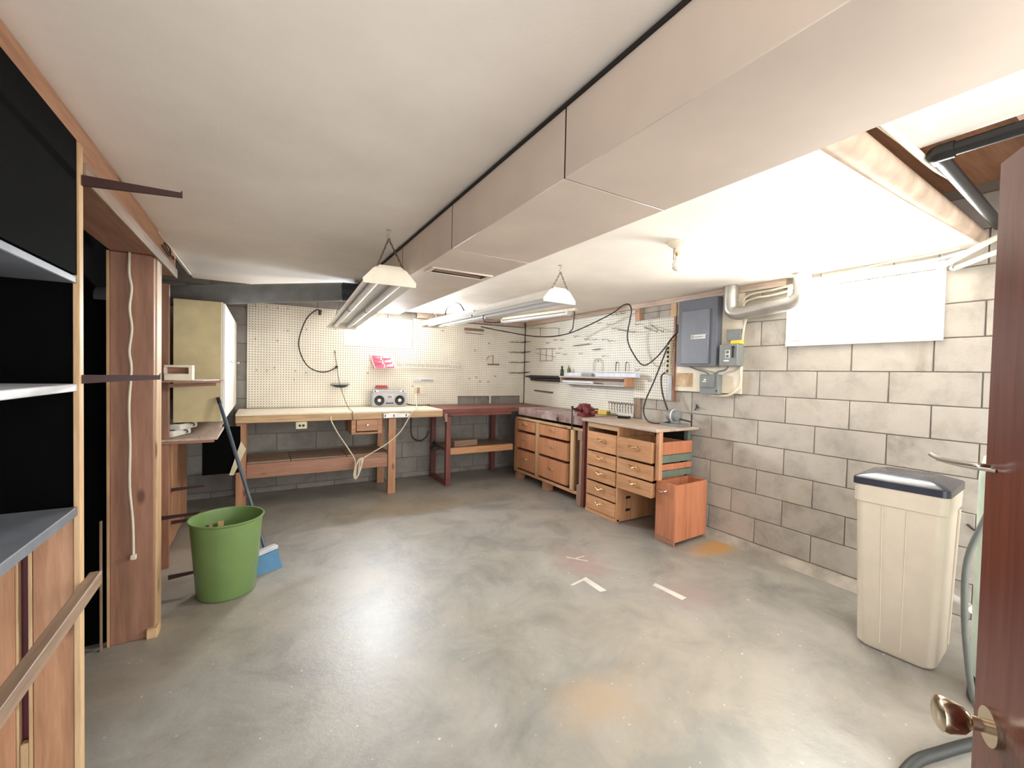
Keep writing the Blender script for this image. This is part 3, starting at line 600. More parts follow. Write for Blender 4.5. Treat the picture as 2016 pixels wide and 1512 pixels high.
def put(pts, fn, mat, group):
    for a, z, lb in pts: solo('peg_hook', fn(a, z), mat, lb, 'hook', group)
G1 = 'hooks on the large back pegboard'
put([(-.06+.103*k, 2.08, ORD[k]+' small hook from the left in the top row of the back pegboard') for k in range(4)], hook_back, 'hook', G1)
put([(-.05+.1*k, 1.38, ('left' if k == 0 else 'right')+' one of two small hooks low by the left edge of the back pegboard') for k in range(2)], hook_back, 'hook', G1)
put([(-.06, 1.72, 'small hook at mid height by the left edge of the back pegboard'), (.15, 1.71, 'small hook at mid height left of the looping lamp cable'), (.12, 1.41, 'slightly higher small hook beside the two low left hooks'),
     (.33, 1.38, 'small hook just inside the loop of the lamp cable on its left'), (.44, 1.36, 'small hook under the bend of the lamp cable'), (.32, 1.28, 'small hook lowest left of the black holder'), (.44, 1.86, 'small hook inside the upper loop of the lamp cable'),
     (.25, 1.83, 'small hook left of the upper lamp cable loop'), (.75, 1.89, 'small hook left of the back window'), (.75, 1.61, 'small hook holding the thin dark wire'), (2.1, 1.96, 'small hook right of the back window near the light fixture'),
     (1.13, 1.37, 'small hook below the pink tray'), (1.70, 1.21, 'small hook beside the ivory wall outlet')], hook_back, 'hook', G1)
put([(2.59, 1.72, 'small hook below the brown tool bar on the corner pegboard'), (2.81, 1.28, 'right one of two small hooks low on the corner pegboard'), (2.68, 1.28, 'left one of two small hooks low on the corner pegboard'), (2.51, 1.32, 'small hook beside the right end of the white wire rack'),
     (2.81, 1.83, 'small hook highest in the middle of the corner pegboard'), (2.62, 1.34, 'small hook between the wire rack and the two low hooks'), (2.92, 1.36, 'small hook under the slim brown hanger')], lambda a, z: hook_back(a, z, .05, 5.474), 'hook', 'hooks on the corner pegboard')
for r, z in enumerate((1.868, 1.718, 1.569, 1.415)):
    row = ('top', 'second', 'third', 'bottom')[r]
    for k in range(6):
        solo('peg_hook', hook_back(3.16+k*.043, z+(.004 if k % 2 else 0), .12, 5.474), 'iron', ORD[k]+' long dark hook from the left in the '+row+' hook row on the corner pegboard', 'hook', 'long hooks in rows at the corner')
    for k in range(3):
        solo('peg_hook', hook_right(5.40-k*.045, z+.012, .09), 'iron', ORD[k]+' long dark hook from the corner in the '+row+' row on the right wall', 'hook', 'long hooks round the corner')
put([(4.66, 1.87, 'left one of two high hooks under the short tube light'), (4.5, 1.86, 'right one of two high hooks under the short tube light'), (4.02, 1.84, 'left hook of the three in line on the wide pegboard'), (3.87, 1.83, 'middle hook of the three in line on the wide pegboard'), (3.71, 1.82, 'right hook of the three in line on the wide pegboard'),
     (4.23, 1.89, 'single small hook above the wire tool rack'), (3.64, 1.99, 'small hook left of the hanging cable below the three top hooks'), (3.58, 2.09, 'left hook of the three at the top of the wide pegboard'), (3.5, 2.09, 'middle hook of the three at the top of the wide pegboard'), (3.42, 2.09, 'right hook of the three at the top of the wide pegboard'),
     (4.54, 1.75, 'small hook right of the wire hanger'), (4.43, 1.67, 'lower right hook of the pair beside the wire hanger'), (4.59, 1.69, 'lower left hook of the pair beside the wire hanger'), (4.12, 1.67, 'small hook between wire tool rack and pegboard shelf'), (3.71, 1.63, 'small hook right of the wire arches'),
     (3.61, 1.80, 'small hook ending the line of hooks near the hanging cable'), (3.8, 2.02, 'small pale hook just under the hanging cable'), (3.56, 1.94, 'small hook beside the long crossing rod hook'), (3.94, 1.23, 'small hook under the pegboard shelf'), (4.83, 1.84, 'small hook between the two wire hangers')], lambda a, z: hook_right(a, z, .06), 'hook', 'hooks on the wide right pegboard')
put([(3.01, 1.36, 'small hook low on the smaller pegboard'), (3.18, 1.47, 'small hook beyond the end of the printed carton'), (3.2, 1.95, 'small hook in the upper left corner of the smaller pegboard')], lambda a, z: hook_right(a, z, .06, 3.43), 'hook', 'hooks on the smaller right pegboard')
for (a, b, lb) in [((3.485, 1.913), (3.20, 1.86), 'long thin rod hook crossing from the wide to the smaller pegboard'), ((3.11, 1.905), (2.90, 1.845), 'left one of two long thin rod hooks on the smaller pegboard'), ((3.02, 1.917), (2.83, 1.84), 'right one of two long thin rod hooks on the smaller pegboard')]:
    solo('rod_hook', MB().tube([(3.432, a[0], a[1]), (3.415, a[0], a[1]), (3.37, b[0]+.02, b[1]), (3.36, b[0], b[1]+.012)], .004, 6, 3), 'hook', lb, 'hook')
solo('tool_rack', MB().tube([(3.41, 4.276, 1.769), (3.41, 3.968, 1.779)], .005, 6, 0).tube([(3.437, 4.2, 1.772), (3.41, 4.2, 1.772)], .004, 6, 0).tube([(3.437, 4.05, 1.776), (3.41, 4.05, 1.776)], .004, 6, 0), 'hook', 'thin wire tool rack in the middle of the wide pegboard', 'rack')
solo('tool_rack', MB().tube([(3.41, 3.91, 1.704), (3.41, 3.77, 1.711)], .005, 6, 0).tube([(3.437, 3.88, 1.705), (3.41, 3.88, 1.705)], .004, 6, 0).tube([(3.437, 3.8, 1.71), (3.41, 3.8, 1.71)], .004, 6, 0), 'hook', 'short wire tool rack above the wall shelf', 'rack')
solo('wire_hanger', MB().tube([(3.43, 5.15, 1.764), (3.43, 4.68, 1.75)], .004, 6, 0).tube([(3.43, 5.05, 1.762), (3.43, 5.045, 1.587)], .003, 6, 0).tube([(3.43, 4.90, 1.757), (3.43, 4.895, 1.587)], .003, 6, 0).tube([(3.43, 4.755, 1.75), (3.43, 4.75, 1.587)], .003, 6, 0).tube([(3.43, 5.045, 1.587), (3.43, 4.75, 1.587)], .003, 6, 0).tube([(3.43, 5.15, 1.70), (3.43, 4.68, 1.637)], .003, 6, 0), 'hook', 'thin wire frame hanging near the corner on the right wall', 'frame')
solo('wire_hanger', MB().tube([(3.43, 5.38, 2.085), (3.43, 4.6, 2.02)], .003, 6, 0).tube([(3.43, 5.06, 2.06), (3.43, 5.055, 1.93)], .003, 6, 0).tube([(3.43, 4.62, 2.02), (3.43, 4.615, 1.92)], .003, 6, 0), 'hook', 'thin wire outline under the short ceiling light', 'frame')
solo('wire_arch', MB().tube([(3.425, 3.90, 1.45), (3.425, 3.89, 1.55), (3.425, 3.86, 1.60), (3.425, 3.83, 1.56)], .003, 6).tube([(3.425, 3.82, 1.56), (3.425, 3.80, 1.60), (3.425, 3.76, 1.56), (3.425, 3.745, 1.45)], .003, 6), 'hook', 'pair of thin wire arches standing over the wall shelf', 'wire')
for y, lb in ((3.512, 'left one of two slim upright rods over the printed carton'), (3.362, 'right one of two slim upright rods over the printed carton')):
    solo('slim_rod', MB().tube([(3.437, y, 1.55), (3.42, y, 1.55), (3.415, y, 1.53), (3.413, y+.004, 1.452)], .004, 6).lathe((3.42, y, 1.545), [(0, -.008), (.008, 0), (0, .012)], 8), 'iron', lb, 'rod')
for k in range(9):
    y = 3.60-k*.042; t_ = MB().tube([(3.437, y, 1.10), (3.405, y, 1.095), (3.40, y, 1.11)], .004, 6, 3).tube([(3.415, y, 1.096), (3.415, y+.006, 1.05), (3.42, y, 1.0)], .0028, 5, 3)
    solo('drill_hook', t_, 'iron', ORD[k]+' dark hook from the left in the low row with hanging wires', 'hook', 'row of hooks low on the right pegboard')
solo('thin_saw', MB().bar((3.43, 5.18, 1.163), (3.43, 4.72, 1.15), .006, .022), 'hook', 'thin worn blade hanging low near the corner on the right wall', 'blade')

# shelf on the right pegboard
rs = thing('pegboard_shelf', 'pinkish wooden shelf box mounted on the wide pegboard', 'shelf', (3.36, 3.8, 1.3))
link('shelf_board', B(3.29, 3.436, 3.27, 4.40, 1.366, 1.384, bev=.002), 'pinkwood', rs); link('lower_board', B(3.30, 3.436, 3.27, 4.40, 1.285, 1.297, bev=.002), 'whiteshelf', rs)
link('shelf_end', B(3.30, 3.436, 3.255, 3.27, 1.285, 1.384, bev=.002), 'wood_z', rs); link('shelf_end', B(3.32, 3.436, 4.40, 4.412, 1.285, 1.384, bev=.002), 'pinkwood', rs); link('shelf_backing', B(3.428, 3.436, 3.27, 4.40, 1.297, 1.366), 'pinkwood', rs)
solo('printed_carton', B(3.33, 3.40, 3.14, 4.33, 1.3845, 1.428, bev=.003), 'bluewhite', 'long pale blue and white carton lying on the pegboard shelf', 'carton')
solo('grey_block', B(3.295, 3.329, 3.78, 3.97, 1.3845, 1.422, bev=.003), 'boxgrey', 'grey metal block in front of the printed carton', 'block')
solo('white_tube', MB().cyl((3.35, 4.39, 1.315), (3.35, 3.80, 1.315), .017, n=14), 'whitemetal', 'short white tube stored inside the pegboard shelf', 'tube')
bt = thing('dark_tube_set', 'long black tubular rod bundle hanging left of the pegboard shelf', 'tube', (3.37, 4.8, 1.33))
link('upper_tube', MB().cyl((3.37, 5.22, 1.36), (3.37, 4.42, 1.36), .022, n=14), 'blackpl', bt); link('lower_tube', MB().cyl((3.37, 5.17, 1.325), (3.37, 4.42, 1.325), .02, n=14), 'blackpl', bt); link('tip', MB().cyl((3.37, 5.32, 1.362), (3.37, 5.20, 1.36), .012, n=12), 'iron', bt)
bo = thing('dark_bottle', 'small dark bottle with black cap on the pegboard shelf', 'bottle', (3.36, 4.37, 1.384))
link('bottle_body', MB().lathe((3.31, 4.365, 1.3845), [(.022, 0), (.024, .005), (.024, .07), (.012, .09), (.010, .1)], 18), 'bottle', bo); link('cap', MB().lathe((3.31, 4.365, 1.4845), [(.013, 0), (.013, .022), (.011, .025), (0, .025)], 14), 'blackpl', bo)
ol = thing('olive_bottle', 'olive green squeeze bottle behind the dark bottle', 'bottle', (3.42, 4.385, 1.384))
link('bottle_body', MB().lathe((3.418, 4.37, 1.3845), [(.018, 0), (.019, .005), (.019, .08), (.008, .11)], 16), 'olive', ol); link('nozzle', MB().lathe((3.418, 4.37, 1.4945), [(.007, 0), (.003, .03), (0, .031)], 10), 'olive', ol)

# power strip and black cables on the right
st = thing('wall_power_strip', 'long upright white outlet strip on the edge of the smaller pegboard', 'power strip', (3.42, 2.80, 1.42))
link('strip_body', B(3.402, 3.429, 2.775, 2.825, 1.42, 1.76, bev=.003), 'ivoryplate', st)
for k in range(6): link('strip_socket', MB().cyl((3.403, 2.80, 1.725-k*.043), (3.399, 2.80, 1.725-k*.043), .014, n=14), 'blackpl', st)
link('strip_switch', B(3.397, 3.403, 2.79, 2.81, 1.445, 1.47), 'blackpl', st)
solo('white_placard', B(3.424, 3.429, 2.765, 2.82, 1.175, 1.415), 'whiteshelf', 'narrow white blank panel under the upright outlet strip', 'panel')
solo('hanging_cable', MB().tube([(2.35, 4.78, 1.975), (2.62, 4.69, 1.93), (2.95, 4.38, 1.863), (3.2, 4.11, 1.90), (3.25, 3.49, 2.052), (3.26, 3.25, 2.145), (3.29, 3.185, 2.085), (3.30, 3.24, 1.80), (3.33, 3.155, 1.604), (3.34, 3.04, 1.513), (3.36, 2.91, 1.585), (3.38, 2.80, 1.705), (3.40, 2.79, 1.735)], .007, 8, 6), 'cordb', 'long black cable sagging from the ceiling light to the outlet strip', 'cable')
solo('grinder_cable', MB().tube([(3.39, 2.80, 1.69), (3.37, 2.83, 1.58), (3.33, 2.90, 1.35), (3.30, 2.965, 1.17), (3.26, 2.955, 1.05), (3.22, 2.86, .968), (3.215, 2.72, .964), (3.24, 2.62, .99)], .007, 8, 6), 'cordb', 'black cable dropping from the outlet strip to the grinder', 'cable')
solo('short_cable', MB().tube([(3.40, 2.825, 1.44), (3.36, 2.835, 1.40), (3.35, 2.81, 1.25), (3.34, 2.74, 1.10), (3.31, 2.68, 1.04)], .008, 8, 5), 'cordb', 'thick dark cable between the placard and the grinder', 'cable')
solo('feed_cable', MB().tube([(3.40, 2.79, 1.74), (3.40, 2.74, 1.79), (3.41, 2.705, 1.83), (3.41, 2.70, 1.9)], .009, 8, 5), 'iron', 'short dark feed cable between outlet strip and electrical panel', 'cable')

# electrical equipment
ep = thing('electrical_panel', 'large grey electrical panel with white nameplate on the right wall', 'electrical panel', (3.42, 2.46, 1.5))
link('panel_box', B(3.36, 3.4355, 2.262, 2.66, 1.50, 2.105, bev=.004), 'panel', ep)
pdn = link('panel_door', B(3.345, 3.362, 2.33, 2.61, 1.522, 2.005, bev=.004), 'paneldoor', ep)
link('nameplate', B(3.3415, 3.3455, 2.36, 2.505, 1.745, 1.782, bev=.001), 'whitemetal', pdn)
def text_mesh(name, body, size, loc, mat, parent):
    cu = bpy.data.curves.new(name, 'FONT'); cu.body = body; cu.size = size; cu.extrude = .0004; cu.align_x = 'LEFT'
    o = bpy.data.objects.new('tmp', cu); COL.objects.link(o); dg = bpy.context.evaluated_depsgraph_get(); dg.update()
    me = bpy.data.meshes.new_from_object(o.evaluated_get(dg)); bpy.data.objects.remove(o)
    me.transform(Matrix.Rotation(math.radians(-90), 4, 'Z') @ Matrix.Rotation(math.radians(90), 4, 'X'))
    me.name = name; me.materials.clear(); me.materials.append(M[mat]); t = bpy.data.objects.new(name, me); COL.objects.link(t); t.parent = parent; t.location = Vector(loc)-WO[parent.name]; return t
text_mesh('lettering', 'SQUARE D', .021, (3.341, 2.465, 1.7555), 'blackpl', pdn)
link('emblem', MB().box(3.3405, 3.3418, 2.474, 2.498, 1.750, 1.777), 'boxgrey', pdn); text_mesh('emblem_letter', 'D', .02, (3.3403, 2.493, 1.7565), 'whitemetal', pdn)
link('hasp', MB().cyl((3.345, 2.345, 1.78), (3.338, 2.345, 1.78), .006, n=10), 'steel', pdn)
bd = solo('backing_board', MB().box(3.436, 3.4555, 2.08, 2.732, 1.27, 2.112), 'cream', 'cream painted backing board behind the electrical boxes', 'board')
solo('stain_plate', MB().box(3.43, 3.4355, 2.545, 2.725, 1.312, 1.44), 'stain', 'rusty orange stained plate below the electrical panel', 'plate')
dc = thing('disconnect_switch', 'grey safety switch box with side lever right of the panel', 'switch box', (3.4, 2.18, 1.5))
link('switch_box', B(3.345, 3.4355, 2.065, 2.225, 1.502, 1.683, bev=.004), 'boxgrey', dc)
lv = link('lever', MB().cyl((3.345, 2.10, 1.655), (3.335, 2.10, 1.655), .012, n=12).bar((3.338, 2.10, 1.655), (3.338, 2.10, 1.57), .012, .008, up=(1, 0, 0)), 'blackpl', dc)
lb_ = link('rating_label', B(3.3425, 3.3455, 2.128, 2.168, 1.568, 1.635), 'whitemetal', dc); link('label_print', MB().box(3.3415, 3.343, 2.136, 2.162, 1.572, 1.596).box(3.3415, 3.343, 2.136, 2.162, 1.605, 1.63), 'panel', dc); link('rating_label', B(3.3425, 3.3455, 2.135, 2.18, 1.54, 1.552), 'whitemetal', dc)
solo('yellow_block', B(3.36, 3.42, 2.055, 2.14, 1.6845, 1.715, bev=.004), 'yellow', 'yellow tag block on top of the safety switch box', 'tag')
solo('junction_box', B(3.40, 3.4355, 2.08, 2.20, 1.716, 1.81, bev=.003), 'boxgrey', 'small grey junction box above the safety switch', 'junction box')
sb = thing('small_switch_box', 'small grey fuse box below the electrical panel', 'fuse box', (3.4, 2.35, 1.25))
link('box_case', B(3.37, 3.4355, 2.245, 2.42, 1.258, 1.43, bev=.004), 'boxgrey', sb); link('box_lid', B(3.358, 3.3705, 2.275, 2.415, 1.315, 1.42, bev=.003), 'boxgrey', sb); link('box_hasp', MB().box(3.355, 3.3585, 2.345, 2.385, 1.362, 1.370).box(3.355, 3.3585, 2.35, 2.37, 1.375, 1.39), 'whitemetal', sb); link('box_screw', MB().cyl((3.37, 2.255, 1.29), (3.364, 2.255, 1.29), .007, n=8), 'blackpl', sb)
solo('box_wires', MB().tube([(3.40, 2.55, 1.5), (3.395, 2.48, 1.475), (3.39, 2.38, 1.45), (3.40, 2.35, 1.43)], .008, 6).tube([(3.40, 2.30, 1.43), (3.40, 2.26, 1.455), (3.40, 2.2, 1.47), (3.40, 2.17, 1.505)], .008, 6), 'boxgrey', 'grey conduit wires joining the panel, fuse box and safety switch', 'wire')
solo('white_cable', MB().tube([(3.43, 2.04, 1.905), (3.435, 2.06, 1.87), (3.43, 2.075, 1.75), (3.43, 2.085, 1.5), (3.43, 2.075, 1.38), (3.42, 2.10, 1.305), (3.42, 2.18, 1.255), (3.42, 2.30, 1.248), (3.42, 2.36, 1.26)], .010, 8, 5), 'cordw', 'cream cable curving down the block wall to the fuse box', 'cable')
vp = thing('vent_pipe', 'shiny galvanised vent pipe bending along the wall to the window', 'pipe', (3.36, 1.9, 1.95))
link('pipe_run', MB().tube([(3.37, 2.15, 2.169), (3.37, 2.15, 2.03), (3.37, 2.14, 1.965), (3.37, 2.09, 1.935), (3.37, 2.0, 1.935), (3.37, 1.80, 1.955), (3.37, 1.70, 1.965)], .054, 20, 5), 'steel', vp)
link('pipe_elbow', MB().tube([(3.37, 1.70, 1.965), (3.37, 1.66, 1.97), (3.37, 1.625, 2.0), (3.37, 1.61, 2.05), (3.37, 1.61, 2.168)], .057, 20, 4), 'steel', vp)
link('joint_ring', MB().cyl((3.37, 2.15, 2.035), (3.37, 2.15, 2.047), .057, n=20), 'steel', vp)
for z, lb in ((2.095, 'upper pale cable strung above the galvanised pipe'), (2.055, 'lower pale cable looping behind the galvanised pipe')):
    solo('pale_cable', MB().tube([(3.44, 2.09, z-.14), (3.43, 2.075, z-.04), (3.43, 2.0, z-.005), (3.43, 1.85, z), (3.43, 1.72, z+.015), (3.43, 1.66, z+.015)], .009, 8), 'cordw', lb, 'cable')
solo('wall_spike', MB().tube([(3.458, 2.50, 1.13), (3.44, 2.50, 1.13), (3.43, 2.47, 1.125)], .006, 6).tube([(3.455, 2.51, 1.15), (3.445, 2.49, 1.13), (3.45, 2.52, 1.10)], .005, 6), 'iron', 'small dark iron hook on the block wall above the desk', 'hook')

# pipes round the side window and the open bay
solo('pale_pipe', MB().cyl((3.20, .46, 2.235), (3.43, .905, 2.075), .016, n=14), 'pvc', 'upper pale water pipe slanting down to the corner of the side window', 'pipe')
solo('pale_pipe', MB().cyl((3.22, .46, 2.135), (3.43, .83, 2.062), .014, n=14), 'pvc', 'lower pale water pipe slanting beside the side window', 'pipe')
solo('pipe_clip', MB().tube([(3.44, .845, 2.10), (3.42, .85, 2.06), (3.42, .83, 2.05)], .006, 6), 'whitemetal', 'small white pipe clip between the two pale pipes', 'clip')
solo('window_conduit', MB().tube([(3.42, 1.60, 2.125), (3.42, 1.3, 2.128), (3.42, 1.0, 2.125), (3.40, .88, 2.125), (3.30, .77, 2.12)], .008, 8), 'pvc', 'thin pale conduit along the top of the side window', 'conduit')
solo('window_wire', MB().tube([(3.43, 1.62, 2.10), (3.42, 1.45, 2.118), (3.41, 1.2, 2.15), (3.40, .95, 2.152), (3.35, .80, 2.15)], .004, 6), 'pvc', 'thin loose wire drooping above the side window', 'wire')
solo('wrapped_pipe', MB().cyl((1.25, .70, 2.235), (3.455, .775, 2.225), .055, n=24), 'insul', 'thick tan wrapped pipe crossing the open ceiling bay', 'pipe')
solo('pale_pipe', MB().tube([(1.3, .60, 2.255), (2.2, .63, 2.255), (2.5, .63, 2.262), (2.75, .645, 2.26)], .012, 10), 'pvc', 'thin pale pipe beside the thick wrapped pipe in the open bay', 'pipe')
dp = thing('drain_pipe', 'black drain pipe with square elbow in the open ceiling bay', 'pipe', (2.2, .5, 2.25))
link('pipe_run', MB().cyl((2.16, .575, 2.25), (2.165, -.4, 2.25), .024, n=18), 'blackpl', dp); link('pipe_run', MB().cyl((2.18, .59, 2.25), (3.40, .665, 2.25), .024, n=18), 'blackpl', dp); link('elbow', MB().tube([(2.16, .54, 2.25), (2.16, .585, 2.25), (2.175, .59, 2.25), (2.21, .592, 2.25)], .03, 16, 3), 'blackpl', dp)

# ================================================================== things on the back wall
bb = thing('boombox', 'silver portable radio cassette player on the white bench', 'radio', (1.37, 5.36, .952))
link('radio_body', B(1.158, 1.585, 5.32, 5.42, .9525, 1.135, bev=.010, seg=2), 'silver', bb)
link('top_panel', MB().prism([(5.325, 1.135), (5.415, 1.135), (5.405, 1.158), (5.345, 1.158)], 1.175, 1.57, 'x'), 'silver', bb)
for x in (1.247, 1.498):
    s_ = link('speaker', MB().lathe((x, 5.319, 1.033), [(.062, .002), (.062, -.004), (.052, -.004), (.045, .0), (.02, .0)], 28, 'y'), 'blackpl', bb)
    link('speaker_cone', MB().lathe((x, 5.316, 1.033), [(.021, .002), (.019, -.004), (.012, -.006), (.010, -.002), (0, -.002)], 18, 'y'), 'whitemetal', s_)
cd = link('cassette_door', B(1.335, 1.41, 5.314, 5.321, 1.05, 1.098, bev=.002), 'whiteshelf', bb); link('cassette_window', B(1.348, 1.397, 5.311, 5.3145, 1.062, 1.09), 'boxgrey', cd)
link('key_row', B(1.326, 1.42, 5.312, 5.321, .992, 1.005, bev=.001), 'blackpl', bb); link('tuner_strip', B(1.24, 1.50, 5.333, 5.34, 1.118+.022, 1.128+.022, bev=.001), 'blackpl', bb)
for x in (1.20, 1.545): link('dial', MB().cyl((x, 5.336, 1.146), (x, 5.328, 1.145), .009, n=14), 'blackpl', bb)
for x in (1.215, 1.255, 1.30, 1.47, 1.53): link('button', B(x-.010, x+.010, 5.355, 5.375, 1.1585, 1.166), 'whitemetal', bb)
rc = thing('red_clamp', 'red plastic bracket hung on the pegboard just above the radio', 'bracket', (1.30, 5.45, 1.18))
link('clamp_plate', B(1.228, 1.378, 5.42, 5.467, 1.18, 1.196, bev=.002), 'red', rc); link('clamp_bar', B(1.235, 1.372, 5.435, 5.467, 1.2, 1.214, bev=.002), 'red', rc)
solo('radio_cord', MB().tube([(1.58, 5.38, .99), (1.64, 5.35, .972), (1.72, 5.33, .965), (1.84, 5.36, .962), (1.92, 5.40, .962)], .006, 8), 'cordb', 'dark cord trailing from the radio along the bench', 'cord')
pk = thing('pink_drawer_tray', 'bright pink plastic compartment tray hung below the window', 'tray', (1.3, 5.4, 1.43))
# tray leans out from the board: six bins in two columns
link('tray_back', MB().bar((1.30, 5.464, 1.60), (1.33, 5.372, 1.435), .262, .004, up=(0, -1, 0)), 'pinkpale', pk)
for c in range(2):
    for r in range(3):
        z = 1.585-r*.052; x = 1.178+c*.124+r*.014; yb = 5.452-r*.031
        b = MB().box(x, x+.10, yb-.034, yb, z-.04, z-.036).box(x, x+.10, yb-.037, yb-.034, z-.04, z-.026).box(x, x+.003, yb-.034, yb, z-.036, z).box(x+.097, x+.10, yb-.034, yb, z-.036, z).box(x+.003, x+.097, yb-.003, yb, z-.036, z)
        link('bin', b, 'pink', pk)
link('side_rail', MB().bar((1.155, 5.465, 1.60), (1.20, 5.36, 1.43), .006, .02), 'pinkpale', pk); link('side_rail', MB().bar((1.41, 5.465, 1.60), (1.46, 5.36, 1.43), .006, .02), 'pinkpale', pk); link('cross_rail', B(1.16, 1.41, 5.462, 5.467, 1.59, 1.604), 'pinkpale', pk)
rk = thing('wire_rack', 'white wire rack of slanted prongs beside the pink tray', 'rack', (1.9, 5.42, 1.45))
link('rack_rail', MB().tube([(1.45, 5.455, 1.445), (2.42, 5.455, 1.445)], .006, 8, 0), 'whitemetal', rk); link('rack_rail', MB().tube([(1.47, 5.46, 1.50), (2.40, 5.46, 1.50)], .004, 8, 0), 'whitemetal', rk)
for k in range(18):
    x = 1.49+k*.053; L = 1.0 if k % 4 == 3 else .62
    link('prong', MB().tube([(x, 5.455, 1.445), (x-.06*L, 5.42, 1.445+.13*L), (x-.07*L, 5.41, 1.445+.15*L)], .0045, 6, 2), 'whitemetal', rk)
bh = thing('black_holder', 'small black holder shelf on the pegboard left of the radio', 'holder', (.81, 5.44, 1.19))
link('holder_plate', B(.709, .914, 5.42, 5.467, 1.216, 1.232, bev=.002), 'blackpl', bh); link('holder_body', MB().prism([(.715, 1.216), (.908, 1.216), (.87, 1.19), (.83, 1.182), (.76, 1.19)], 5.44, 5.466, 'y'), 'blackpl', bh); link('holder_trim', B(.712, .911, 5.417, 5.42, 1.222, 1.227), 'whitemetal', bh)
gs = thing('grey_strip', 'pale grey tool strip on the pegboard above the wall outlet', 'rail', (1.85, 5.45, 1.28))
link('strip_base', B(1.716, 1.99, 5.455, 5.467, 1.268, 1.302, bev=.002), 'whiteshelf', gs)
for k in range(6): link('strip_slot', B(1.82+k*.028, 1.838+k*.028, 5.453, 5.4555, 1.276, 1.294), 'boxgrey', gs)
wo = thing('wall_outlet', 'ivory wall outlet on the pegboard right of the radio', 'outlet', (1.78, 5.45, 1.1))
link('outlet_plate', B(1.735, 1.832, 5.457, 5.467, 1.10, 1.20, bev=.002), 'ivoryplate', wo); link('outlet_face', B(1.765, 1.80, 5.452, 5.4575, 1.112, 1.188, bev=.002), 'dust_z', wo)
solo('ivory_cable', MB().tube([(1.76, 5.45, 1.16), (1.74, 5.42, 1.10), (1.66, 5.15, .985), (1.575, 4.86, .965), (1.497, 4.768, .94), (1.475, 4.755, .92), (1.36, 4.76, .724), (1.218, 4.76, .597), (1.03, 4.76, .491), (.945, 4.76, .44), (.915, 4.758, .40), (.90, 4.755, .26), (.865, 4.755, .25), (.875, 4.755, .36), (.925, 4.755, .44), (.95, 4.754, .43), (.905, 4.752, .27), (.875, 4.752, .27), (.89, 4.752, .41), (.935, 4.75, .45), (.93, 4.75, .38), (.885, 4.749, .24), (.855, 4.75, .27), (.87, 4.752, .42), (.80, 4.755, .56), (.70, 4.758, .72), (.63, 4.76, .86), (.625, 4.768, .90), (.63, 4.778, .905)], .0065, 8, 5), 'cordw', 'ivory cord looped in a hank and hanging from the white bench', 'cord')
solo('thin_wire', MB().tube([(.747, 5.46, 1.63), (.775, 5.44, 1.43), (.80, 5.40, 1.23), (.84, 5.1, .99), (.845, 4.80, .955), (.84, 4.79, .93), (.85, 4.79, .86)], .003, 6), 'iron', 'very thin dark wire hanging from the pegboard over the white bench', 'wire')
solo('lamp_cable', MB().tube([(.60, 5.44, 2.075), (.54, 5.40, 2.085), (.44, 5.40, 1.98), (.375, 5.40, 1.80), (.36, 5.40, 1.66), (.40, 5.40, 1.52), (.47, 5.40, 1.42), (.58, 5.40, 1.371), (.68, 5.40, 1.38), (.765, 5.455, 1.43)], .007, 8, 5).lathe((.77, 5.452, 1.433), [(.014, -.008), (.018, 0), (.014, .012)], 12, 'y'), 'cordb', 'black lamp cable looping on the back pegboard left of the window', 'cable')
solo('cable_plug', B(.565, .592, 5.38, 5.44, 2.03, 2.09, bev=.004), 'iron', 'dark square plug at the top of the looping lamp cable', 'plug')
bbr = thing('brown_bar', 'brown wooden tool bar high on the corner pegboard', 'bar', (2.58, 5.45, 2.0))
link('bar_rail', B(2.43, 2.73, 5.45, 5.473, 1.99, 2.022, bev=.002), 'brownbar', bbr); link('bar_wire', MB().tube([(2.44, 5.455, 1.955), (2.72, 5.455, 1.95)], .004, 6, 0), 'hook', bbr)
solo('spring_scale', MB().tube([(2.89, 5.46, 1.66), (2.89, 5.46, 1.53)], .004, 6, 0).tube([(2.80, 5.455, 1.525), (2.99, 5.455, 1.528)], .009, 8, 0).tube([(2.90, 5.46, 1.65), (2.82, 5.46, 1.64), (2.78, 5.46, 1.58)], .003, 6), 'brownbar', 'slim brown hanger with crossbar on the corner pegboard', 'hanger')

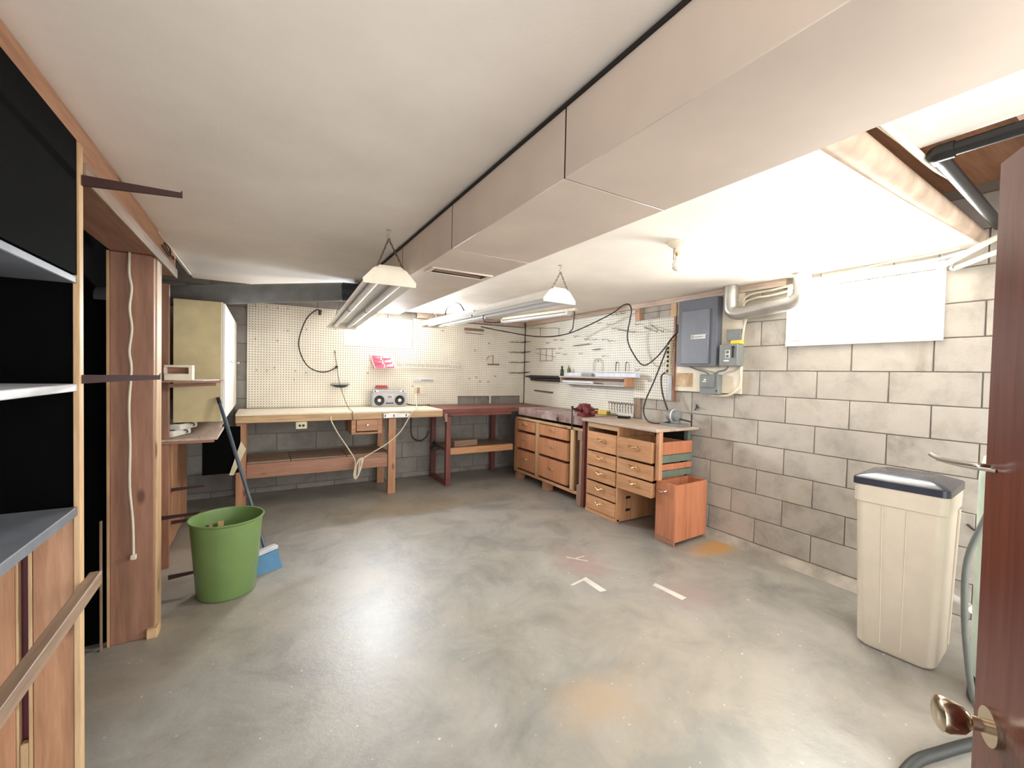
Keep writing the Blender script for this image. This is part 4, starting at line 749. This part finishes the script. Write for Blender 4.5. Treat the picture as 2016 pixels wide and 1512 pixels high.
# ================================================================== ceiling lights
def chain(a, b, r=.0022):
    a = Vector(a); b = Vector(b); n = max(4, int((b-a).length/.016)); mb = MB(); d = (b-a).normalized(); u = d.orthogonal().normalized(); v = d.cross(u)
    for i in range(n):
        c = a+(b-a)*((i+.5)/n); s_ = u if i % 2 else v; h = (b-a).length/n*.68
        pts = [c+d*(h*math.cos(t))+s_*(.005*math.sin(t)) for t in [2*math.pi*k/8 for k in range(9)]]
        mb.tube(pts, r, 4, 0)
    return mb
def fixture(name, label, near, far, hook_n, hook_f, group):
    near = Vector(near); far = Vector(far); d = (far-near).normalized(); L = (far-near).length; side = d.cross(Vector((0, 0, 1))).normalized(); up = side.cross(d)
    t = thing(name, label, 'light fixture', near, group)
    def P(s_, u, w_): return near+side*s_+up*u+d*w_
    # housing: channel and sloping reflector wings as one shell
    sec = [(-.05, .075), (.05, .075), (.055, .045), (.135, .0), (.135, -.004), (.05, .04), (-.05, .04), (-.135, -.004), (-.135, .0), (-.055, .045)]
    mb = MB(); A_ = [mb.bm.verts.new(P(s_, u, .006)) for s_, u in sec]; B_ = [mb.bm.verts.new(P(s_, u, L-.006)) for s_, u in sec]; n = len(sec)
    for i in range(n): mb.bm.faces.new((A_[i], A_[(i+1) % n], B_[(i+1) % n], B_[i]))
    mb.bm.faces.new(A_[::-1]); mb.bm.faces.new(B_); link('reflector', mb, 'whitemetal', t)
    for w0, w1 in ((-.002, .006), (L-.006, L+.002)):
        mb = MB(); poly = [(-.14, -.022), (.14, -.022), (.142, .002), (.09, .06), (.055, .082), (-.055, .082), (-.09, .06), (-.142, .002)]
        A_ = [mb.bm.verts.new(P(s_, u, w0)) for s_, u in poly]; B_ = [mb.bm.verts.new(P(s_, u, w1)) for s_, u in poly]; n = len(poly)
        mb.bm.faces.new(A_[::-1]); mb.bm.faces.new(B_)
        for i in range(n): mb.bm.faces.new((A_[i], A_[(i+1) % n], B_[(i+1) % n], B_[i]))
        link('end_cap', mb, 'cream', t)
    for s_ in (-.062, .062):
        for w0, w1 in ((.03, L/2-.03), (L/2+.03, L-.03)):
            tb = link('fluorescent_tube', MB().cyl(P(s_, .008, w0), P(s_, .008, w1), .019, n=16), 'tube', t)
            for w_ in (w0, w1): link('tube_cap', MB().cyl(P(s_, .008, w_-.008), P(s_, .008, w_+.008), .0196, n=14), 'steel', tb)
        for w_ in (.018, L/2, L-.018): link('tube_socket', MB().bar(P(s_, .03, w_-.01), P(s_, .03, w_+.01), .022, .05, up=up), 'whitemetal', t)
    for hk, w_ in ((hook_n, .0), (hook_f, L)):
        hk = Vector(hk)
        for s_ in (-.07, .07): link('chain', chain(hk-Vector((0, 0, .05)), P(s_, .07, w_)), 'chain', t)
        link('ceiling_hook', MB().cyl(hk, hk-Vector((0, 0, .004)), .012, n=12).tube([hk, hk-Vector((0, 0, .025)), hk-Vector((.008, 0, .04)), hk-Vector((0, 0, .05)), hk-Vector((-.008, 0, .042))], .003, 6), 'steel', t)
    return t
G = 'long hanging fluorescent fixtures'
fixture('fluorescent_fixture', 'long hanging fluorescent fixture left of the main duct pointing at the window', (.595, 2.33, 1.885), (.70, 4.62, 1.835), (.592, 2.365, ZC), (.68, 4.55, ZC), G)
fixture('fluorescent_fixture', 'long hanging fluorescent fixture right of the main duct', (1.80, 2.42, 1.925), (1.745, 4.86, 1.94), (1.808, 2.43, ZC), (1.75, 4.80, ZC), G)
sf = thing('short_tube_light', 'short bare twin tube light in front of the corner pegboards', 'light fixture', (2.9, 4.4, 2.05))
def T3(t, dx=0, dz=0): a = Vector((3.02, 3.87, 2.105)); b = Vector((2.78, 4.98, 2.095)); return a+(b-a)*t+Vector((dx, 0, dz))
link('channel', MB().bar(T3(-.09, 0, .03), T3(1, 0, .03), .05, .03), 'cream', sf)
for dx in (-.02, .024): link('fluorescent_tube', MB().cyl(T3(.02, dx, -.008), T3(1.0, dx, -.008), .016, n=14), 'tube', sf)
link('end_socket', MB().bar(T3(.0, 0, .0), T3(.03, 0, .0), .075, .05), 'whitemetal', sf); link('end_socket', MB().bar(T3(.99, 0, .0), T3(1.01, 0, .0), .075, .045), 'whitemetal', sf); link('hanger', MB().tube([T3(.1, 0, .04), T3(.1, 0, .0649)], .006, 6, 0), 'steel', sf); link('hanger', MB().tube([T3(.9, 0, .04), T3(.9, 0, .0739)], .006, 6, 0), 'steel', sf)
solo('lamp_drop_cord', MB().tube([(3.03, 3.85, 2.13), (3.06, 3.83, 2.11), (3.065, 3.85, 2.0), (3.07, 3.87, 1.93), (3.09, 3.95, 1.895)], .007, 8), 'cordb', 'short black cord dropping from the short tube light', 'cord')
solo('fixture_cord', MB().tube([(1.75, 3.95, 2.02), (1.74, 4.05, 2.10), (1.74, 4.25, 2.13), (1.745, 4.42, 2.09), (1.745, 4.45, 2.01)], .006, 8), 'cordb', 'small black cord arching over the right fluorescent fixture', 'cord')
solo('link_cord', MB().tube([(1.80, 3.62, 1.92), (2.05, 4.1, 1.96), (2.3, 4.62, 2.02), (2.60, 4.95, 2.06), (2.77, 4.99, 2.09)], .007, 8), 'cordb', 'dark cord running from the right fluorescent fixture to the short light', 'cord')
lb2 = thing('bare_bulb_lamp', 'white porcelain lampholder with bare bulb on the ceiling', 'lamp', (2.044, 1.636, 2.17))
link('porcelain_base', MB().lathe((2.044, 1.636, 2.17), [(.055, 0), (.056, -.012), (.045, -.022), (.028, -.034), (.024, -.05), (.0225, -.06)], 28), 'cream', lb2)
link('bulb_collar', MB().lathe((2.044, 1.636, 2.11), [(.019, 0), (.018, -.01), (.015, -.018)], 20), 'brass', lb2)
link('bulb', MB().lathe((2.044, 1.636, 2.093), [(.013, 0), (.014, -.012), (.02, -.026), (.028, -.042), (.03, -.055), (.028, -.068), (.02, -.08), (.008, -.086), (0, -.087)], 24), 'bulb', lb2)
link('pull_chain', MB().tube([(2.018, 1.636, 2.13), (2.008, 1.634, 2.125), (2.007, 1.633, 2.075)], .002, 6, 3).lathe((2.007, 1.633, 2.07), [(0, -.006), (.004, 0), (0, .006)], 8), 'chain', lb2)

# ================================================================== water softener corner
def rrect(cx, cy, w_, d_, r, z, ang, n=5):
    pts = []
    for sx, sy, a0 in ((1, 1, 0), (-1, 1, 90), (-1, -1, 180), (1, -1, 270)):
        for k in range(n+1):
            a = math.radians(a0+90*k/n); pts.append((sx*(w_/2-r)+r*math.cos(a), sy*(d_/2-r)+r*math.sin(a)))
    c, s_ = math.cos(ang), math.sin(ang)
    return [(cx+x*c-y*s_, cy+x*s_+y*c, z) for x, y in pts]
sx, sy, sa = 2.93, .852, .096
so = thing('water_softener', 'tall cream water softener salt tank with dark lid', 'salt tank', (sx, sy, 0))
link('tank_body', MB().loft([rrect(sx, sy, .30, .29, .05, .004, sa), rrect(sx, sy, .325, .31, .05, .02, sa), rrect(sx, sy, .362, .345, .04, .765, sa), rrect(sx, sy, .378, .36, .04, .772, sa), rrect(sx, sy, .383, .366, .04, .859, sa)]), 'softener', so)
link('lid', MB().loft([rrect(sx, sy, .388, .372, .03, .8595, sa), rrect(sx, sy, .388, .372, .03, .893, sa), rrect(sx, sy, .375, .36, .03, .9, sa), rrect(sx, sy, .22, .22, .03, .925, sa)]), 'lid', so)
cs, sn = math.cos(sa), math.sin(sa)
def SP(lx, ly, z): return (sx+lx*cs-ly*sn, sy+lx*sn+ly*cs, z)
for ly in (.06, -.035): link('moulded_rib', MB().tube([SP(-.1635, ly*.85, .05), SP(-.182, ly, .76)], .002, 6, 0), 'softener', so)
link('corner_fin', MB().tube([SP(.10, -.158, .06), SP(.12, -.177, .76)], .006, 6, 0), 'softener', so)
tk = thing('resin_tank', 'pale green pressure tank half hidden by the open door', 'tank', (2.76, .44, 0))
link('tank_shell', MB().lathe((2.76, .44, 0), [(.09, .05), (.118, .09), (.122, .2), (.122, 1.0), (.11, 1.08), (.07, 1.12), (.045, 1.13), (0, 1.13)], 32), 'tank', tk); link('tank_foot', MB().lathe((2.76, .44, 0), [(.12, .002), (.128, .01), (.125, .12), (.1, .13)], 32), 'blackpl', tk); link('control_head', B(2.69, 2.84, .38, .49, 1.13, 1.26, bev=.01), 'blackpl', tk)
solo('grey_hose', MB().tube([(2.60, .44, 1.10), (2.56, .465, .98), (2.52, .49, .86), (2.50, .531, .68), (2.50, .533, .47), (2.50, .517, .27), (2.51, .498, .12), (2.54, .47, .02)], .011, 12, 6), 'hose', 'grey hose hanging in front of the pale green tank', 'hose')
solo('floor_hose', MB().tube([(1.55, .40, .019), (1.80, .52, .019), (2.03, .545, .019), (2.2, .51, .019), (2.40, .45, .019), (2.62, .36, .019)], .019, 12, 6), 'blackhose', 'black hose lying on the floor by the open door', 'hose')
solo('drain_stub', MB().cyl((3.445, .79, .165), (3.16, .64, .235), .021, n=16), 'whitemetal', 'white plastic pipe low on the wall behind the salt tank', 'pipe')
solo('wall_clip', MB().tube([(3.455, .74, .60), (3.43, .71, .585), (3.43, .68, .58)], .006, 6), 'iron', 'small dark wall clip right of the salt tank', 'clip')

# ================================================================== open door on the right
E0 = Vector((1.03, .203, 0)); DD = Vector((-.84, -.543, 0)).normalized(); NN = Vector((-DD.y, DD.x, 0))
if NN.dot(-E0) < 0: NN = -NN
dr1 = bpy.data.objects.new('door_1', None); COL.objects.link(dr1); dr1.location = E0; WO[dr1.name] = E0.copy(); dr1['kind'] = 'structure'
def dslab(t0, t1, n0, n1, z0, z1):
    pts = [E0+DD*t+NN*n for t, n in ((t0, n0), (t1, n0), (t1, n1), (t0, n1))]
    return MB().prism([(p.x, p.y) for p in pts], z0, z1, 'z')
link('door_leaf', dslab(0, .76, -.035, 0, .012, 1.757), 'door', dr1)
def DP(t, n, z): return E0+DD*t+NN*n+Vector((0, 0, z))
rose = link('knob_rose', MB().cyl(DP(.055, 0, .865), DP(.055, .006, .865), .028, n=24), 'nickel', dr1)
link('knob_neck', MB().cyl(DP(.055, .006, .865), DP(.055, .03, .865), .010, n=16), 'nickel', rose)
kb = MB(); ax = NN
prof = [(.012, .026), (.020, .034), (.027, .055), (.026, .062), (.018, .067), (0, .068)]
rings = []
u_ = DD; v_ = Vector((0, 0, 1))
for r_, h_ in prof: rings.append([DP(.055, h_, .865)+(u_*math.cos(2*math.pi*k/14)+v_*math.sin(2*math.pi*k/14))*max(r_, 1e-4) for k in range(14)])
kb.loft(rings); link('knob', kb, 'nickel', rose)
hk_ = link('hook_latch', MB().tube([DP(.01, .0, 1.266), DP(.01, .02, 1.267), DP(-.02, .05, 1.268), DP(-.03, .06, 1.274)], .0035, 8).tube([DP(.03, 0, 1.262), DP(.0, .03, 1.262), DP(-.025, .052, 1.266)], .003, 8), 'chrome', dr1)
link('scuff_trim', dslab(.10, .70, 0, .002, .80, .812), 'brass', dr1)
